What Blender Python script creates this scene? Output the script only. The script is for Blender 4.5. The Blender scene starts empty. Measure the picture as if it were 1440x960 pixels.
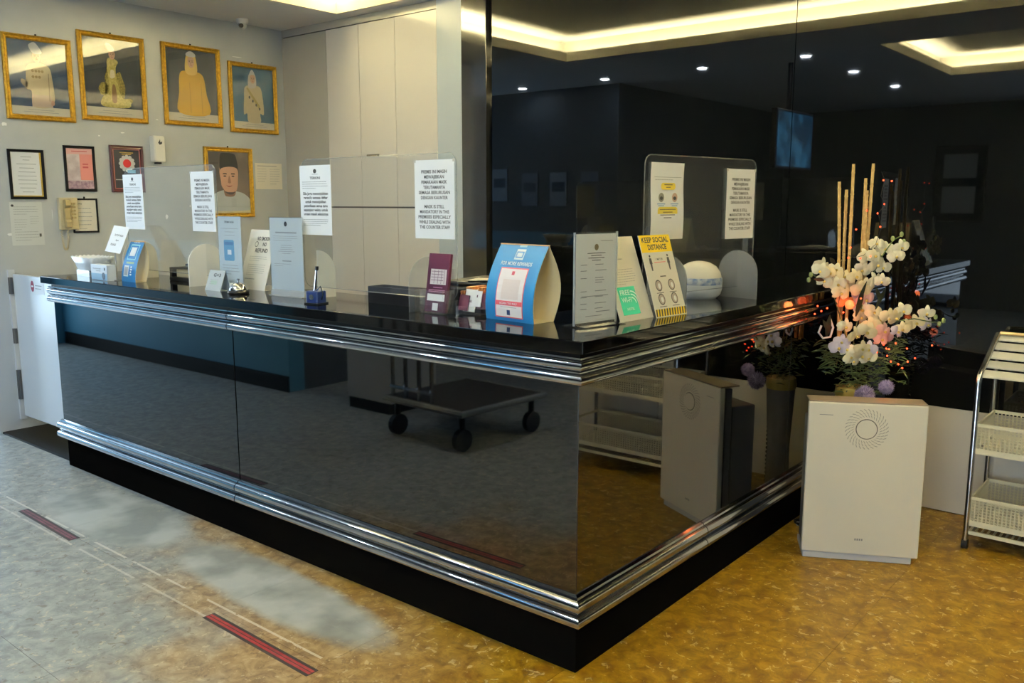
import bpy, bmesh, math, random
from mathutils import Vector, Matrix, Euler
random.seed(7)
PI = math.pi
S = bpy.context.scene
COL = S.collection
# ------------------------------------------------------------------ camera, world, light, exposure
cam = bpy.data.objects.new('camera', bpy.data.cameras.new('camera')); COL.objects.link(cam)
cam.data.sensor_width = 36; cam.data.lens = 36*1235/1440
cam.location = (1.545, -2.204, 1.53)
cam.rotation_euler = (math.radians(90-9.018), 0, math.radians(39.47))
cam.data.clip_start = .05
S.camera = cam
S.view_settings.view_transform = 'Standard'; S.view_settings.look = 'None'
S.view_settings.exposure = 0.42; S.view_settings.gamma = 1
S.view_settings.use_curve_mapping = False
w = bpy.data.worlds.new('world'); S.world = w; w.use_nodes = True
w.node_tree.nodes['Background'].inputs[0].default_value = (.55, .75, 1, 1)
w.node_tree.nodes['Background'].inputs[1].default_value = 1.0
COOL = (.78, .90, 1.0); WARM = (1.0, .87, .53)
def area(name, loc, rot, sx, sy, power, col, shape='RECTANGLE', spread=180):
    l = bpy.data.lights.new(name, 'AREA'); l.energy = power; l.color = col; l.shape = shape
    l.size = sx
    if shape in ('RECTANGLE', 'ELLIPSE'): l.size_y = sy
    l.spread = math.radians(spread)
    o = bpy.data.objects.new(name, l); COL.objects.link(o); o.location = loc; o.rotation_euler = rot
    return o
# daylight through the glazed entrance at the far left end of the lobby
area('daylight_left', (-8.32, -.95, 1.35), (0, math.radians(-90), 0), 2.3, 1.7, 92, (.62, .84, 1.0))
# daylight through the shopfront behind the camera, to the right
area('daylight_shopfront', (1.9, -6.9, 1.3), (math.radians(90), 0, 0), 2.2, 2.2, 110, (.66, .84, 1.0))
CEIL = 2.92
TRAYS = [(-3.85, 2.6, -.37, 2.28), (-1.12, 2.6, -3.86, -1.33)]
for ti, (x0, x1, y0, y1) in enumerate(TRAYS):
    p = 62.0
    L = x1-x0; W = y1-y0; o = .07
    up = PI
    area('cove_strip', ((x0+x1)/2, y0-o, CEIL+.03), (up, 0, 0), L, .05, p*L, WARM)
    area('cove_strip', ((x0+x1)/2, y1+o, CEIL+.03), (up, 0, 0), L, .05, p*L, WARM)
    area('cove_strip', (x0-o, (y0+y1)/2, CEIL+.03), (up, 0, 0), .05, W, p*W, WARM)
    area('cove_strip', (x1+o, (y0+y1)/2, CEIL+.03), (up, 0, 0), .05, W, p*W, WARM)
DOWN = [(-5.5, -1.72), (-4.24, -1.66), (-2.985, -1.6), (-1.853, -1.54), (-1.84, -2.86), (-1.86, -4.4)]
DOWN_POWER = 11

# ------------------------------------------------------------------ helpers
class MB:
    def __init__(s): s.bm = bmesh.new()
    def face(s, pts):
        try: return s.bm.faces.new([s.bm.verts.new(p) for p in pts])
        except ValueError: return None
    def box(s, x0, x1, y0, y1, z0, z1, M=None):
        c = [(x, y, z) for x in (x0, x1) for y in (y0, y1) for z in (z0, z1)]
        v = [s.bm.verts.new(M @ Vector(p) if M else p) for p in c]
        for f in ((0,1,3,2),(4,6,7,5),(0,4,5,1),(2,3,7,6),(0,2,6,4),(1,5,7,3)):
            s.bm.faces.new([v[i] for i in f])
        return s
    def prism(s, pts, d0, d1, axis='y', M=None):
        def P(a, b, d):
            p = {'y': (a, d, b), 'x': (d, a, b), 'z': (a, b, d)}[axis]
            return M @ Vector(p) if M else p
        A = [s.bm.verts.new(P(a, b, d0)) for a, b in pts]; B = [s.bm.verts.new(P(a, b, d1)) for a, b in pts]
        s.bm.faces.new(A); s.bm.faces.new(B[::-1]); n = len(pts)
        for i in range(n): s.bm.faces.new([A[i], B[i], B[(i+1) % n], A[(i+1) % n]])
        return s
    def tube(s, pts, r, n=8, cap=True, r2=None):
        pts = [Vector(p) for p in pts]; rings = []
        prev = None
        for i, p in enumerate(pts):
            t = (pts[min(i+1, len(pts)-1)]-pts[max(i-1, 0)]).normalized()
            ref = prev if prev is not None else (Vector((0, 0, 1)) if abs(t.z) < .9 else Vector((1, 0, 0)))
            a = t.cross(ref)
            if a.length < 1e-5: a = t.cross(Vector((0, 1, 0)))
            a.normalize(); b = a.cross(t).normalized(); prev = b
            rr = r if r2 is None else r+(r2-r)*i/(len(pts)-1)
            rings.append([s.bm.verts.new(p+(a*math.cos(2*PI*k/n)+b*math.sin(2*PI*k/n))*rr) for k in range(n)])
        for i in range(len(rings)-1):
            for k in range(n):
                s.bm.faces.new([rings[i][k], rings[i][(k+1) % n], rings[i+1][(k+1) % n], rings[i+1][k]])
        if cap: s.bm.faces.new(rings[0][::-1]); s.bm.faces.new(rings[-1])
        return s
    def lathe(s, prof, n=24, c=(0, 0, 0), M=None, sx=1, sy=1):
        rings = []
        for r, z in prof:
            if r < 1e-6: p = Vector((c[0], c[1], c[2]+z)); rings.append([s.bm.verts.new(M @ p if M else p)])
            else:
                rg = []
                for k in range(n):
                    p = Vector((c[0]+r*sx*math.cos(2*PI*k/n), c[1]+r*sy*math.sin(2*PI*k/n), c[2]+z))
                    rg.append(s.bm.verts.new(M @ p if M else p))
                rings.append(rg)
        for A, B in zip(rings, rings[1:]):
            for k in range(n):
                k2 = (k+1) % n
                if len(A) == 1 and len(B) == 1: continue
                if len(A) == 1: s.bm.faces.new([A[0], B[k2], B[k]])
                elif len(B) == 1: s.bm.faces.new([A[k], A[k2], B[0]])
                else: s.bm.faces.new([A[k], A[k2], B[k2], B[k]])
        if len(rings[0]) > 1: s.bm.faces.new(rings[0][::-1])
        if len(rings[-1]) > 1: s.bm.faces.new(rings[-1])
        return s
    def sphere(s, c, r, n=12, m=8, sz=1):
        return s.lathe([(r*math.sin(PI*i/m) if 0 < i < m else 0, -r*sz*math.cos(PI*i/m)) for i in range(m+1)], n, c)
    def mesh(s, name):
        bmesh.ops.recalc_face_normals(s.bm, faces=s.bm.faces)
        me = bpy.data.meshes.new(name); s.bm.to_mesh(me); s.bm.free(); return me
def obj(name, mb, mat, parent=None, smooth=False, bevel=0, label=None, loc=None, rot=None, kind=None):
    me = mb.mesh(name) if isinstance(mb, MB) else mb
    if mat is not None and not me.materials: me.materials.append(mat)
    if smooth:
        me.polygons.foreach_set('use_smooth', [True]*len(me.polygons))
        try: me.set_sharp_from_angle(angle=math.radians(38))
        except Exception: pass
    o = bpy.data.objects.new(name, me); COL.objects.link(o)
    if parent: o.parent = parent
    if bevel:
        b = o.modifiers.new('bevel', 'BEVEL'); b.width = bevel; b.segments = 2; b.limit_method = 'ANGLE'
    if label: o['label'] = label
    if loc: o.location = loc
    if rot: o.rotation_euler = rot
    if kind: o['kind'] = kind
    return o
def thing(name, label, cat, loc=(0, 0, 0), rz=0, group=None):
    o = bpy.data.objects.new(name, None); COL.objects.link(o); o.empty_display_size = .1
    o.location = loc; o.rotation_euler = (0, 0, rz); return tag(o, label, cat, group)
def tag(o, label, cat, group=None):
    o['label'] = label; o['category'] = cat
    if group: o['group'] = group
    return o
def struct(name, mb, mat, parent=None, **k):
    o = obj(name, mb, mat, parent, **k)
    if not parent: o['kind'] = 'structure'
    return o
def B(*a): return MB().box(*a)

# ------------------------------------------------------------------ materials
MATS = {}
def mat(name, col, rough=.5, metal=0, spec=.5, ior=None, coat=0, emit=None, es=0, trans=0, sheen=0):
    if name in MATS: return MATS[name]
    m = bpy.data.materials.new(name); m.use_nodes = True; b = m.node_tree.nodes['Principled BSDF']
    b.inputs['Base Color'].default_value = (*col, 1); b.inputs['Roughness'].default_value = rough
    b.inputs['Metallic'].default_value = metal; b.inputs['Specular IOR Level'].default_value = spec
    if ior: b.inputs['IOR'].default_value = ior
    b.inputs['Coat Weight'].default_value = coat; b.inputs['Coat Roughness'].default_value = .03
    if emit: b.inputs['Emission Color'].default_value = (*emit, 1); b.inputs['Emission Strength'].default_value = es
    if trans: b.inputs['Transmission Weight'].default_value = trans
    MATS[name] = m; return m
def N(m, t, **kw):
    n = m.node_tree.nodes.new(t)
    for k, v in kw.items():
        if k.startswith('i_'): n.inputs[k[2:].replace('_', ' ')].default_value = v
        else: setattr(n, k, v)
    return n
def Lk(m, a, b): m.node_tree.links.new(a, b)
def noisy(name, c1, c2, scale=5, rough=.5, detail=4, bump=0, lo=.35, hi=.65, bscale=None, r2=None, **k):
    if name in MATS: return MATS[name]
    m = mat(name, c1, rough, **k); b = m.node_tree.nodes['Principled BSDF']
    g = N(m, 'ShaderNodeNewGeometry'); n = N(m, 'ShaderNodeTexNoise'); n.inputs['Scale'].default_value = scale
    n.inputs['Detail'].default_value = detail; Lk(m, g.outputs['Position'], n.inputs['Vector'])
    r = N(m, 'ShaderNodeValToRGB'); r.color_ramp.elements[0].position = lo; r.color_ramp.elements[1].position = hi
    r.color_ramp.elements[0].color = (*c1, 1); r.color_ramp.elements[1].color = (*c2, 1)
    Lk(m, n.outputs['Fac'], r.inputs[0]); Lk(m, r.outputs[0], b.inputs['Base Color'])
    if bump:
        n2 = N(m, 'ShaderNodeTexNoise'); n2.inputs['Scale'].default_value = bscale or scale*3
        Lk(m, g.outputs['Position'], n2.inputs['Vector'])
        bp = N(m, 'ShaderNodeBump'); bp.inputs['Strength'].default_value = bump; bp.inputs['Distance'].default_value = .01
        Lk(m, n2.outputs['Fac'], bp.inputs['Height']); Lk(m, bp.outputs[0], b.inputs['Normal'])
    return m
def clear(name, tint=(1, 1, 1), ior=1.5, refl=1.0, haze=0.0, hazecol=(.8, .8, .8)):
    m = bpy.data.materials.new(name); m.use_nodes = True; nt = m.node_tree; nt.nodes.clear()
    out = N(m, 'ShaderNodeOutputMaterial'); t = N(m, 'ShaderNodeBsdfTransparent'); t.inputs[0].default_value = (*tint, 1)
    gl = N(m, 'ShaderNodeBsdfGlossy'); gl.inputs['Roughness'].default_value = .02
    gl.inputs[0].default_value = (refl, refl, refl, 1)
    lw = N(m, 'ShaderNodeLayerWeight'); lw.inputs['Blend'].default_value = .5
    pw = N(m, 'ShaderNodeMath', operation='POWER'); pw.inputs[1].default_value = 5; Lk(m, lw.outputs['Facing'], pw.inputs[0])
    f0 = ((ior-1)/(ior+1))**2
    f = N(m, 'ShaderNodeMath', operation='MULTIPLY_ADD'); f.inputs[1].default_value = 1-f0; f.inputs[2].default_value = f0; Lk(m, pw.outputs[0], f.inputs[0])
    mx = N(m, 'ShaderNodeMixShader'); Lk(m, f.outputs[0], mx.inputs[0]); Lk(m, t.outputs[0], mx.inputs[1]); Lk(m, gl.outputs[0], mx.inputs[2])
    last = mx
    if haze:
        d = N(m, 'ShaderNodeBsdfDiffuse'); d.inputs[0].default_value = (*hazecol, 1)
        m2 = N(m, 'ShaderNodeMixShader'); m2.inputs[0].default_value = haze
        Lk(m, mx.outputs[0], m2.inputs[1]); Lk(m, d.outputs[0], m2.inputs[2]); last = m2
    Lk(m, last.outputs[0], out.inputs[0]); MATS[name] = m; return m
BLACK = mat('black_plastic', (.006, .006, .007), .4, spec=.3)
INK = mat('printed_ink', (.03, .03, .035), .6)
INK2 = mat('faint_ink', (.32, .34, .36), .6)
PAPER = mat('white_paper', (.82, .84, .86), .5)
PAPER2 = mat('cream_paper', (.76, .73, .64), .5)
WHITE = mat('white_plastic', (.80, .79, .75), .35)
CHROME = mat('chrome', (.50, .51, .53), .09, metal=1)
GLASSK = mat('black_tinted_glass', (.0005, .0006, .0006), .025, ior=1.85)
WALLGL = mat('black_wall_glass', (.002, .0025, .003), .02, ior=1.5)
GRANITE = noisy('black_granite', (.0015, .0015, .0015), (.004, .004, .0045), 60, .05, ior=1.42)
GOLD = noisy('gilt_wood', (.42, .22, .015), (.62, .36, .03), 60, .35, bump=.5, bscale=120, metal=.55)
ACR = clear('clear_acrylic', (.97, .98, .98), 1.45, 1.0, .03)
ACRE = clear('acrylic_edge', (.8, .85, .86), 1.5, 1.0, .35)
FROST = clear('frosted_acrylic', (.9, .9, .9), 1.5, 1.0, .55, (.82, .82, .78))
PANE = clear('picture_glass', (1, 1, 1), 1.5, .9)
BLUE = mat('blue_card', (.01, .17, .48), .4)
BEIGE = mat('beige_card', (.78, .66, .40), .6)
WALLG = noisy('grey_gloss_wall', (.42, .46, .50), (.52, .55, .58), 1.6, .28, bump=.03, bscale=3, spec=.5)
WALLW = noisy('teal_wall_paint', (.055, .22, .32), (.075, .25, .36), 1.2, .5)
FARW = mat('dim_wall_paint', (.055, .07, .085), .6)
CREAM = mat('cream_gloss_laminate', (.72, .69, .66), .12, coat=.3)
PILLAR = mat('grey_pillar_paint', (.47, .54, .62), .2)
DARKM = noisy('polished_black_stone', (.012, .012, .013), (.02, .02, .021), 3, .08, ior=1.7)
CEILM = noisy('ceiling_paint', (.66, .69, .74), (.70, .72, .76), 2, .7)
TRAYM = mat('tray_ceiling_paint', (.62, .60, .50), .7)
BLACKW = mat('black_wood', (.006, .006, .006), .5, spec=.15)

# floor: mottled vinyl, ochre, greyed at left by painted-in daylight sheen, scuffed along the walking line
def floor_mat():
    m = mat('mottled_vinyl_floor', (.4, .3, .15), .42, spec=.45); b = m.node_tree.nodes['Principled BSDF']
    g = N(m, 'ShaderNodeNewGeometry'); P = g.outputs['Position']
    sx = N(m, 'ShaderNodeSeparateXYZ'); Lk(m, P, sx.inputs[0])
    def M(op, a, bb=None, c=None):
        n = N(m, 'ShaderNodeMath', operation=op)
        for i, v in enumerate((a, bb, c)):
            if v is None: continue
            if isinstance(v, (int, float)): n.inputs[i].default_value = v
            else: Lk(m, v, n.inputs[i])
        return n.outputs[0]
    def noise(sc, det=4, ro=.5, dist=0):
        n = N(m, 'ShaderNodeTexNoise'); n.inputs['Scale'].default_value = sc; n.inputs['Detail'].default_value = det
        n.inputs['Roughness'].default_value = ro; n.inputs['Distortion'].default_value = dist
        Lk(m, P, n.inputs['Vector']); return n.outputs['Fac']
    def ramp(f, st):
        r = N(m, 'ShaderNodeValToRGB'); e = r.color_ramp.elements
        e[0].position, e[0].color = st[0][0], (*st[0][1], 1); e[1].position, e[1].color = st[-1][0], (*st[-1][1], 1)
        for p, c in st[1:-1]:
            k = e.new(p); k.color = (*c, 1)
        Lk(m, f, r.inputs[0]); return r.outputs[0]
    def mix(f, a, bb):
        n = N(m, 'ShaderNodeMix', data_type='RGBA')
        Lk(m, f, n.inputs['Factor']); Lk(m, a, n.inputs['A']); Lk(m, bb, n.inputs['B']); return n.outputs['Result']
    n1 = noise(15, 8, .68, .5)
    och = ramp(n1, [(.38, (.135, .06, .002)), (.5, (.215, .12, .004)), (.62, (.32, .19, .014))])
    sheen_gry = ramp(n1, [(.36, (.20, .215, .215)), (.5, (.28, .30, .295)), (.64, (.37, .385, .37))])  # grey tones carry the daylight sheen, painted into the floor colour
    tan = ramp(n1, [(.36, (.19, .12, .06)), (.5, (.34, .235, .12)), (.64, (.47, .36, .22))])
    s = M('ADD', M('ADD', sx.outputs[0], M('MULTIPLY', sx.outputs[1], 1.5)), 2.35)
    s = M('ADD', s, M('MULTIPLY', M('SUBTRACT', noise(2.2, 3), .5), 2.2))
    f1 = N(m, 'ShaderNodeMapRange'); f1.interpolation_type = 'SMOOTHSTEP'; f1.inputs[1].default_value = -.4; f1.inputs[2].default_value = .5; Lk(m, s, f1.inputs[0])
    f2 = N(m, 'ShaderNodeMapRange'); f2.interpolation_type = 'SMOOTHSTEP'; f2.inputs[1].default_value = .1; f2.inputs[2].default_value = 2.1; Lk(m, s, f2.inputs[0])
    c = mix(f2.outputs[0], mix(f1.outputs[0], sheen_gry, tan), och)
    # pale chips and dark chips pressed in the vinyl
    chip = M('GREATER_THAN', noise(30, 3, .55, .9), .635); w1 = N(m, 'ShaderNodeRGB'); w1.outputs[0].default_value = (.62, .52, .36, 1)
    c = mix(M('MULTIPLY', chip, .45), c, w1.outputs[0])
    chd = M('GREATER_THAN', noise(27, 3, .55, 1.0), .64); w2 = N(m, 'ShaderNodeRGB'); w2.outputs[0].default_value = (.12, .075, .035, 1)
    c = mix(M('MULTIPLY', chd, .45), c, w2.outputs[0])
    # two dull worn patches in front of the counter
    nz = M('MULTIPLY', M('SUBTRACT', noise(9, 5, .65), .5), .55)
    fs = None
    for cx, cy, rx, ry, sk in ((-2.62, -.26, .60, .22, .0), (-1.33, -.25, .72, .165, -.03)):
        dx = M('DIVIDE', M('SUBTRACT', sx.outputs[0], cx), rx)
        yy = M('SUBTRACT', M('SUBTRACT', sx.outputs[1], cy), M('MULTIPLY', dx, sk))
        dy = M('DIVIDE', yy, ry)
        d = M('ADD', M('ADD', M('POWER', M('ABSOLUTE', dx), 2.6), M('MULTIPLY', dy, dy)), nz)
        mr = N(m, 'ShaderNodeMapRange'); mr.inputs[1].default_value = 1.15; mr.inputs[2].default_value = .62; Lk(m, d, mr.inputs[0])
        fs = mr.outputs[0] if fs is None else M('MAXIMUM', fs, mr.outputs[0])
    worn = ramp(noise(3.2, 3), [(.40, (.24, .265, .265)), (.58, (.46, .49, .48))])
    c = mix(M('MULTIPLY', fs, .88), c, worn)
    # white line of old tape glue, along both sides of the red tape
    for yy, a in ((-.47, .55), (-.553, .4)):
        ln = M('LESS_THAN', M('ABSOLUTE', M('SUBTRACT', sx.outputs[1], yy)), .0055)
        ln = M('MULTIPLY', ln, M('LESS_THAN', sx.outputs[0], -.72))
        ln = M('MULTIPLY', ln, M('MULTIPLY', M('GREATER_THAN', noise(7), .42), a)); w3 = N(m, 'ShaderNodeRGB'); w3.outputs[0].default_value = (.75, .72, .66, 1)
        c = mix(ln, c, w3.outputs[0])
    Lk(m, c, b.inputs['Base Color'])
    Lk(m, M('ADD', M('MULTIPLY', noise(6), .15), .33), b.inputs['Roughness'])
    bp = N(m, 'ShaderNodeBump'); bp.inputs['Strength'].default_value = .12; bp.inputs['Distance'].default_value = .002
    Lk(m, noise(40), bp.inputs['Height']); Lk(m, bp.outputs[0], b.inputs['Normal'])
    return m
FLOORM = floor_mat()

# ------------------------------------------------------------------ the setting
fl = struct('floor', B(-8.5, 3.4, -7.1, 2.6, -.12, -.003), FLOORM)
TX, TY = .643, .60
tile_me = {}
for i in range(-9, 5):
    for j in range(-6, 5):
        x0 = -1.97+i*TX+.643*2; y0 = -.5+j*TY
        x1, y1 = x0+TX, min(y0+TY, 2.416)
        if x0 > 2.4 or x0 < -6.4: continue
        key = round(y1-y0, 3)
        if key not in tile_me:
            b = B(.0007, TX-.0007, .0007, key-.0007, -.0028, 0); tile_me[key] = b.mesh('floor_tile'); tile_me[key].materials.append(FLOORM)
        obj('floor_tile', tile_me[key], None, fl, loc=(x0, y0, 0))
wl = struct('wall_left', B(-4.9, -4.711, .022, 2.6, -.1, 3.2), WALLG)
struct('wall_corridor', B(-8.5, -4.9, .022, .2, -.1, 3.2), WALLW)
wb = struct('wall_back', B(-4.9, 3.4, 2.445, 2.6, -.1, 3.2), FARW)
for a, b in ((-2.46, -.345), (-.341, 1.78), (1.784, 3.3)):
    obj('glass_panel', B(a, b, 2.417, 2.445, .53, 2.96), WALLGL, wb)
sk = struct('baseboard_back', B(.0, 3.3, 2.43, 2.445, 0, .53), WHITE)
SKM = noisy('white_skirting_panel', (.66, .62, .55), (.70, .66, .58), 2, .35)
for a, b in ((.0, 1.1), (1.103, 2.2), (2.203, 3.3)): obj('skirting_panel', B(a, b, 2.417, 2.43, .004, .529), SKM, sk)
struct('trim_1', B(-2.93, -2.685, 2.40, 2.445, 0, CEIL), PILLAR)
struct('trim_2', B(-2.685, -2.46, 2.385, 2.445, 0, CEIL), DARKM, bevel=.004)
struct('wall_right', B(3.3, 3.4, -7.1, 2.6, -.1, 3.2), FARW)
struct('wall_front', MB().box(-8.5, .5, -7.2, -7.0, -.1, 3.2).box(3.0, 3.4, -7.2, -7.0, -.1, 3.2).box(.5, 3.0, -7.2, -7.0, 2.5, 3.2), FARW)
wo = struct('wall_opposite', B(-8.5, -4.3, -2.2, -2.05, -.1, 1.15), WALLW)
obj('upper_wall', B(-8.5, -4.3, -2.2, -2.055, 1.15, 3.2), FARW, wo)
struct('baseboard_opposite', B(-8.3, -4.3, -2.05, -2.035, 0, .13), BLACKW)
struct('wall_passage', B(-4.45, -4.3, -7.0, -2.2, -.1, 3.2), FARW)
struct('wall_end', MB().box(-8.5, -8.35, -2.2, -1.9, -.1, 3.2).box(-8.5, -8.35, 0, .2, -.1, 3.2).box(-8.5, -8.35, -1.9, 0, 2.55, 3.2), WALLW)
def window(name, x0, x1, y0, y1, z0, z1):
    o = bpy.data.objects.new(name, None); COL.objects.link(o); o['kind'] = 'structure'
    F = MB(); G = MB(); t = .05
    if x1-x0 > y1-y0:
        F.box(x0, x1, y0, y1, z0, z0+t); F.box(x0, x1, y0, y1, z1-t, z1)
        for k in range(4):
            x = x0+(x1-x0-t)*k/3; F.box(x, x+t, y0, y1, z0+t, z1-t)
        G.box(x0+t, x1-t, (y0+y1)/2-.004, (y0+y1)/2+.004, z0+t, z1-t)
    else:
        F.box(x0, x1, y0, y1, z0, z0+t); F.box(x0, x1, y0, y1, z1-t, z1)
        for k in range(3):
            y = y0+(y1-y0-t)*k/2; F.box(x0, x1, y, y+t, z0+t, z1-t)
        G.box((x0+x1)/2-.004, (x0+x1)/2+.004, y0+t, y1-t, z0+t, z1-t)
    obj('window_frame', F, BLACKW, o); obj('window_pane', G, clear('window_glass'), o)
window('window_1', -8.48, -8.4, -1.9, 0, 0, 2.55)
window('window_2', .5, 3.0, -7.16, -7.08, 0, 2.5)
# torn bits of old tape left on the grey wall
for y, z, a, b in ((.212, 2.03, .05, .028), (1.0, 2.02, .04, .013), (.83, 1.99, .018, .012), (.20, 1.32, .06, .02), (1.30, 1.42, .03, .04), (1.05, 1.75, .014, .05), (1.98, 2.66, .10, .008), (1.27, 2.13, .03, .01), (.47, 1.45, .006, .09), (1.5, 1.5, .012, .02)):
    m = MB(); pts = [(a/2*math.cos(t)*random.uniform(.5, 1.1), b/2*math.sin(t)*random.uniform(.6, 1.1)) for t in [2*PI*k/9 for k in range(9)]]
    m.prism(pts, -4.7108, -4.7102, 'x'); obj('tape_remnant', m, PAPER, wl, loc=(0, y, z))

# ceiling with two recessed light trays
def ceiling():
    xs = sorted({-8.5, 3.4}); c = MB(); (a0, a1, b0, b1), (c0, c1, d0, d1) = TRAYS
    z0, z1 = CEIL, CEIL+.015
    c.box(-8.5, a0, -7.1, 2.6, z0, z1); c.box(a0, a1, b1, 2.6, z0, z1); c.box(a1, 3.4, -7.1, 2.6, z0, z1)
    c.box(a0, a1, d1, b0, z0, z1); c.box(a0, c0, -7.1, d1, z0, z1); c.box(c0, a1, -7.1, d0, z0, z1)
    o = struct('ceiling', c, CEILM)
    obj('upper_slab', B(-8.5, 3.4, -7.1, 2.6, 3.3, 3.4), CEILM, o)
    for (x0, x1, y0, y1) in TRAYS:
        l = MB(); h = CEIL+.085; t = .018
        l.box(x0, x1, y0, y0+t, z0-.001, h); l.box(x0, x1, y1-t, y1, z0-.001, h); l.box(x0, x0+t, y0+t, y1-t, z0-.001, h); l.box(x1-t, x1, y0+t, y1-t, z0-.001, h)
        obj('tray_fascia', l, TRAYM, o)
        q = MB(); g = .15; H = CEIL+.22
        q.box(x0-g-.02, x1+g+.02, y0-g-.02, y0-g, z1, H); q.box(x0-g-.02, x1+g+.02, y1+g, min(y1+g+.02, 2.6), z1, H)
        q.box(x0-g-.02, x0-g, y0-g, y1+g, z1, H); q.box(x1+g, x1+g+.02, y0-g, y1+g, z1, H); q.box(x0-g, x1+g, y0-g, y1+g, H, H+.02)
        obj('tray_roof', q, TRAYM, o)
    return o
TRAYS_Y = TRAYS
ceiling()

# downlights
LEDM = mat('downlight_diffuser', (.9, .9, .9), .5, emit=COOL, es=25)
RINGM = mat('downlight_ring', (.7, .7, .7), .3)
dl_ring = MB().lathe([(.046, -.004), (.062, -.004), (.064, 0), (.046, 0)], 24).mesh('trim_ring'); dl_ring.materials.append(RINGM)
dl_disc = MB().lathe([(0, -.002), (.046, -.002), (.046, -.0005), (0, -.0005)], 24).mesh('diffuser'); dl_disc.materials.append(LEDM)
for k, (x, y) in enumerate(DOWN):
    t = thing('downlight', ['leftmost round downlight of the mirrored row', 'second round downlight from the left in the mirrored row', 'third round downlight from the left in the mirrored row', 'fourth downlight from the left, just right of the glass seam', 'fifth downlight from the left, between two others', 'rightmost and lowest of the round downlights'][k] + ', seen mirrored in black glass', 'ceiling light', (x, y, CEIL), 0, 'downlights')
    obj('trim_ring', dl_ring, None, t, smooth=True); obj('diffuser', dl_disc, None, t)
    area('downlight_lamp', (x, y, CEIL-.006), (0, 0, 0), .09, .09, DOWN_POWER, COOL, 'DISK', 180)
# cassette air conditioner in tray one
t = thing('ceiling_cassette_unit', 'square ceiling cassette air conditioner inside the light tray above the counter', 'air conditioner', (-1.98, 1.42, CEIL+.22))
CASS = mat('grey_cassette_plastic', (.35, .35, .33), .5)
obj('cover', B(-.42, .42, -.42, .42, -.035, 0), CASS, t, bevel=.01)
obj('intake_grille', MB().box(-.25, .25, -.25, .25, -.045, -.034), BLACK, t)
for (a, b, c, d) in ((-.3, .3, .31, .37), (-.3, .3, -.37, -.31), (.31, .37, -.3, .3), (-.37, -.31, -.3, .3)): obj('louvre', B(a, b, c, d, -.046, -.034), BLACK, t)
t = thing('security_camera', 'small white dome security camera under ceiling near the corner', 'camera', (-4.55, 1.93, CEIL))
obj('housing', MB().lathe([(.045, 0), (.045, -.02), (.04, -.035)], 20), WHITE, t, smooth=True)
obj('lens_ball', MB().sphere((0, 0, -.042), .034), mat('camera_ball', (.55, .55, .53), .3), t, smooth=True)
obj('lens', MB().tube([(.01, -.02, -.05), (.03, -.03, -.055)], .016, 12), BLACK, t, smooth=True)

# ------------------------------------------------------------------ built-in cupboards on the back wall
t = thing('tall_cupboard', 'cream glossy built-in wall cupboards behind the reception counter', 'cupboard', (0, 0, 0))
obj('body', B(-4.711, -2.93, 2.425, 2.444, 0, CEIL), mat('cupboard_gap', (.07, .06, .045), .6), t)
edges = [-4.708, -4.14, -3.755, -3.358, -2.932]
for a, b in zip(edges, edges[1:]):
    top = 2.855
    if a < -4.5:
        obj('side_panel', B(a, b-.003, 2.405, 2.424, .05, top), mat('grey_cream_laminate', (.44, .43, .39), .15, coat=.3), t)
        continue
    obj('door', B(a+.0025, b-.0025, 2.402, 2.424, 1.496, top), CREAM, t)
    obj('door', B(a+.0025, b-.0025, 2.402, 2.424, .06, 1.484), CREAM, t)
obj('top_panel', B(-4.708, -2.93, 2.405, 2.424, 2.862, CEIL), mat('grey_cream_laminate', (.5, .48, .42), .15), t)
obj('handle', MB().box(-3.68, -3.55, 2.390, 2.402, 1.875, 1.889).box(-3.665, -3.565, 2.386, 2.39, 1.879, 1.885), mat('pewter', (.25, .23, .2), .4, metal=.8), t)

# ------------------------------------------------------------------ reception counter
T = 1.112
ct = thing('reception_counter', 'black glass L-shaped reception counter with chrome rails and stone top', 'counter')
XE = -3.68; YE = 2.384
obj('carcass', MB().box(XE+.01, -.012, .012, .10, .17, 1.06).box(-.10, -.012, .10, YE, .17, 1.06), BLACKW, ct)
obj('inner_shelf', MB().box(XE+.02, -.12, .10, .95, .72, .745).box(-.6, -.12, .55, YE, .72, .745), BLACKW, ct)
obj('end_panel', B(XE, XE+.02, .012, .45, 0, 1.07), BLACKW, ct)
obj('plinth', MB().prism([(XE+.03, 0), (0, 0), (0, YE), (-.09, YE), (-.09, .09), (XE+.03, .09)], 0, .18, 'z'), mat('black_plinth_laminate', (.003, .003, .003), .6, spec=.0), ct)
for a, b in ((XE, -1.890), (-1.884, -.0015)): obj('glass_panel', B(a, b, 0, .012, .27, .98), GLASSK, ct, bevel=.001)
for a, b in ((.0015, 1.692), (1.695, YE)): obj('glass_panel', B(-.012, 0, a, b, .27, .98), GLASSK, ct, bevel=.001)
obj('countertop', MB().prism([(-3.735, -.045), (.045, -.045), (.045, YE), (-.46, YE), (-.46, .45), (-3.735, .45)], 1.072, T, 'z'), GRANITE, ct, bevel=.003)
obj('top_fillet', MB().prism([(XE+.01, -.012), (.012, -.012), (.012, YE), (-.05, YE), (-.05, .05), (XE+.01, .05)], 1.05, 1.072, 'z'), BLACKW, ct)
def half(z0, z1, d, base=.004, n=7):
    return [(base+(d-base)*math.sin(PI*k/n)**.6 if 0 < k < n else base, z0+(z1-z0)*(1-math.cos(PI*k/n))/2) for k in range(n+1)]
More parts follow.
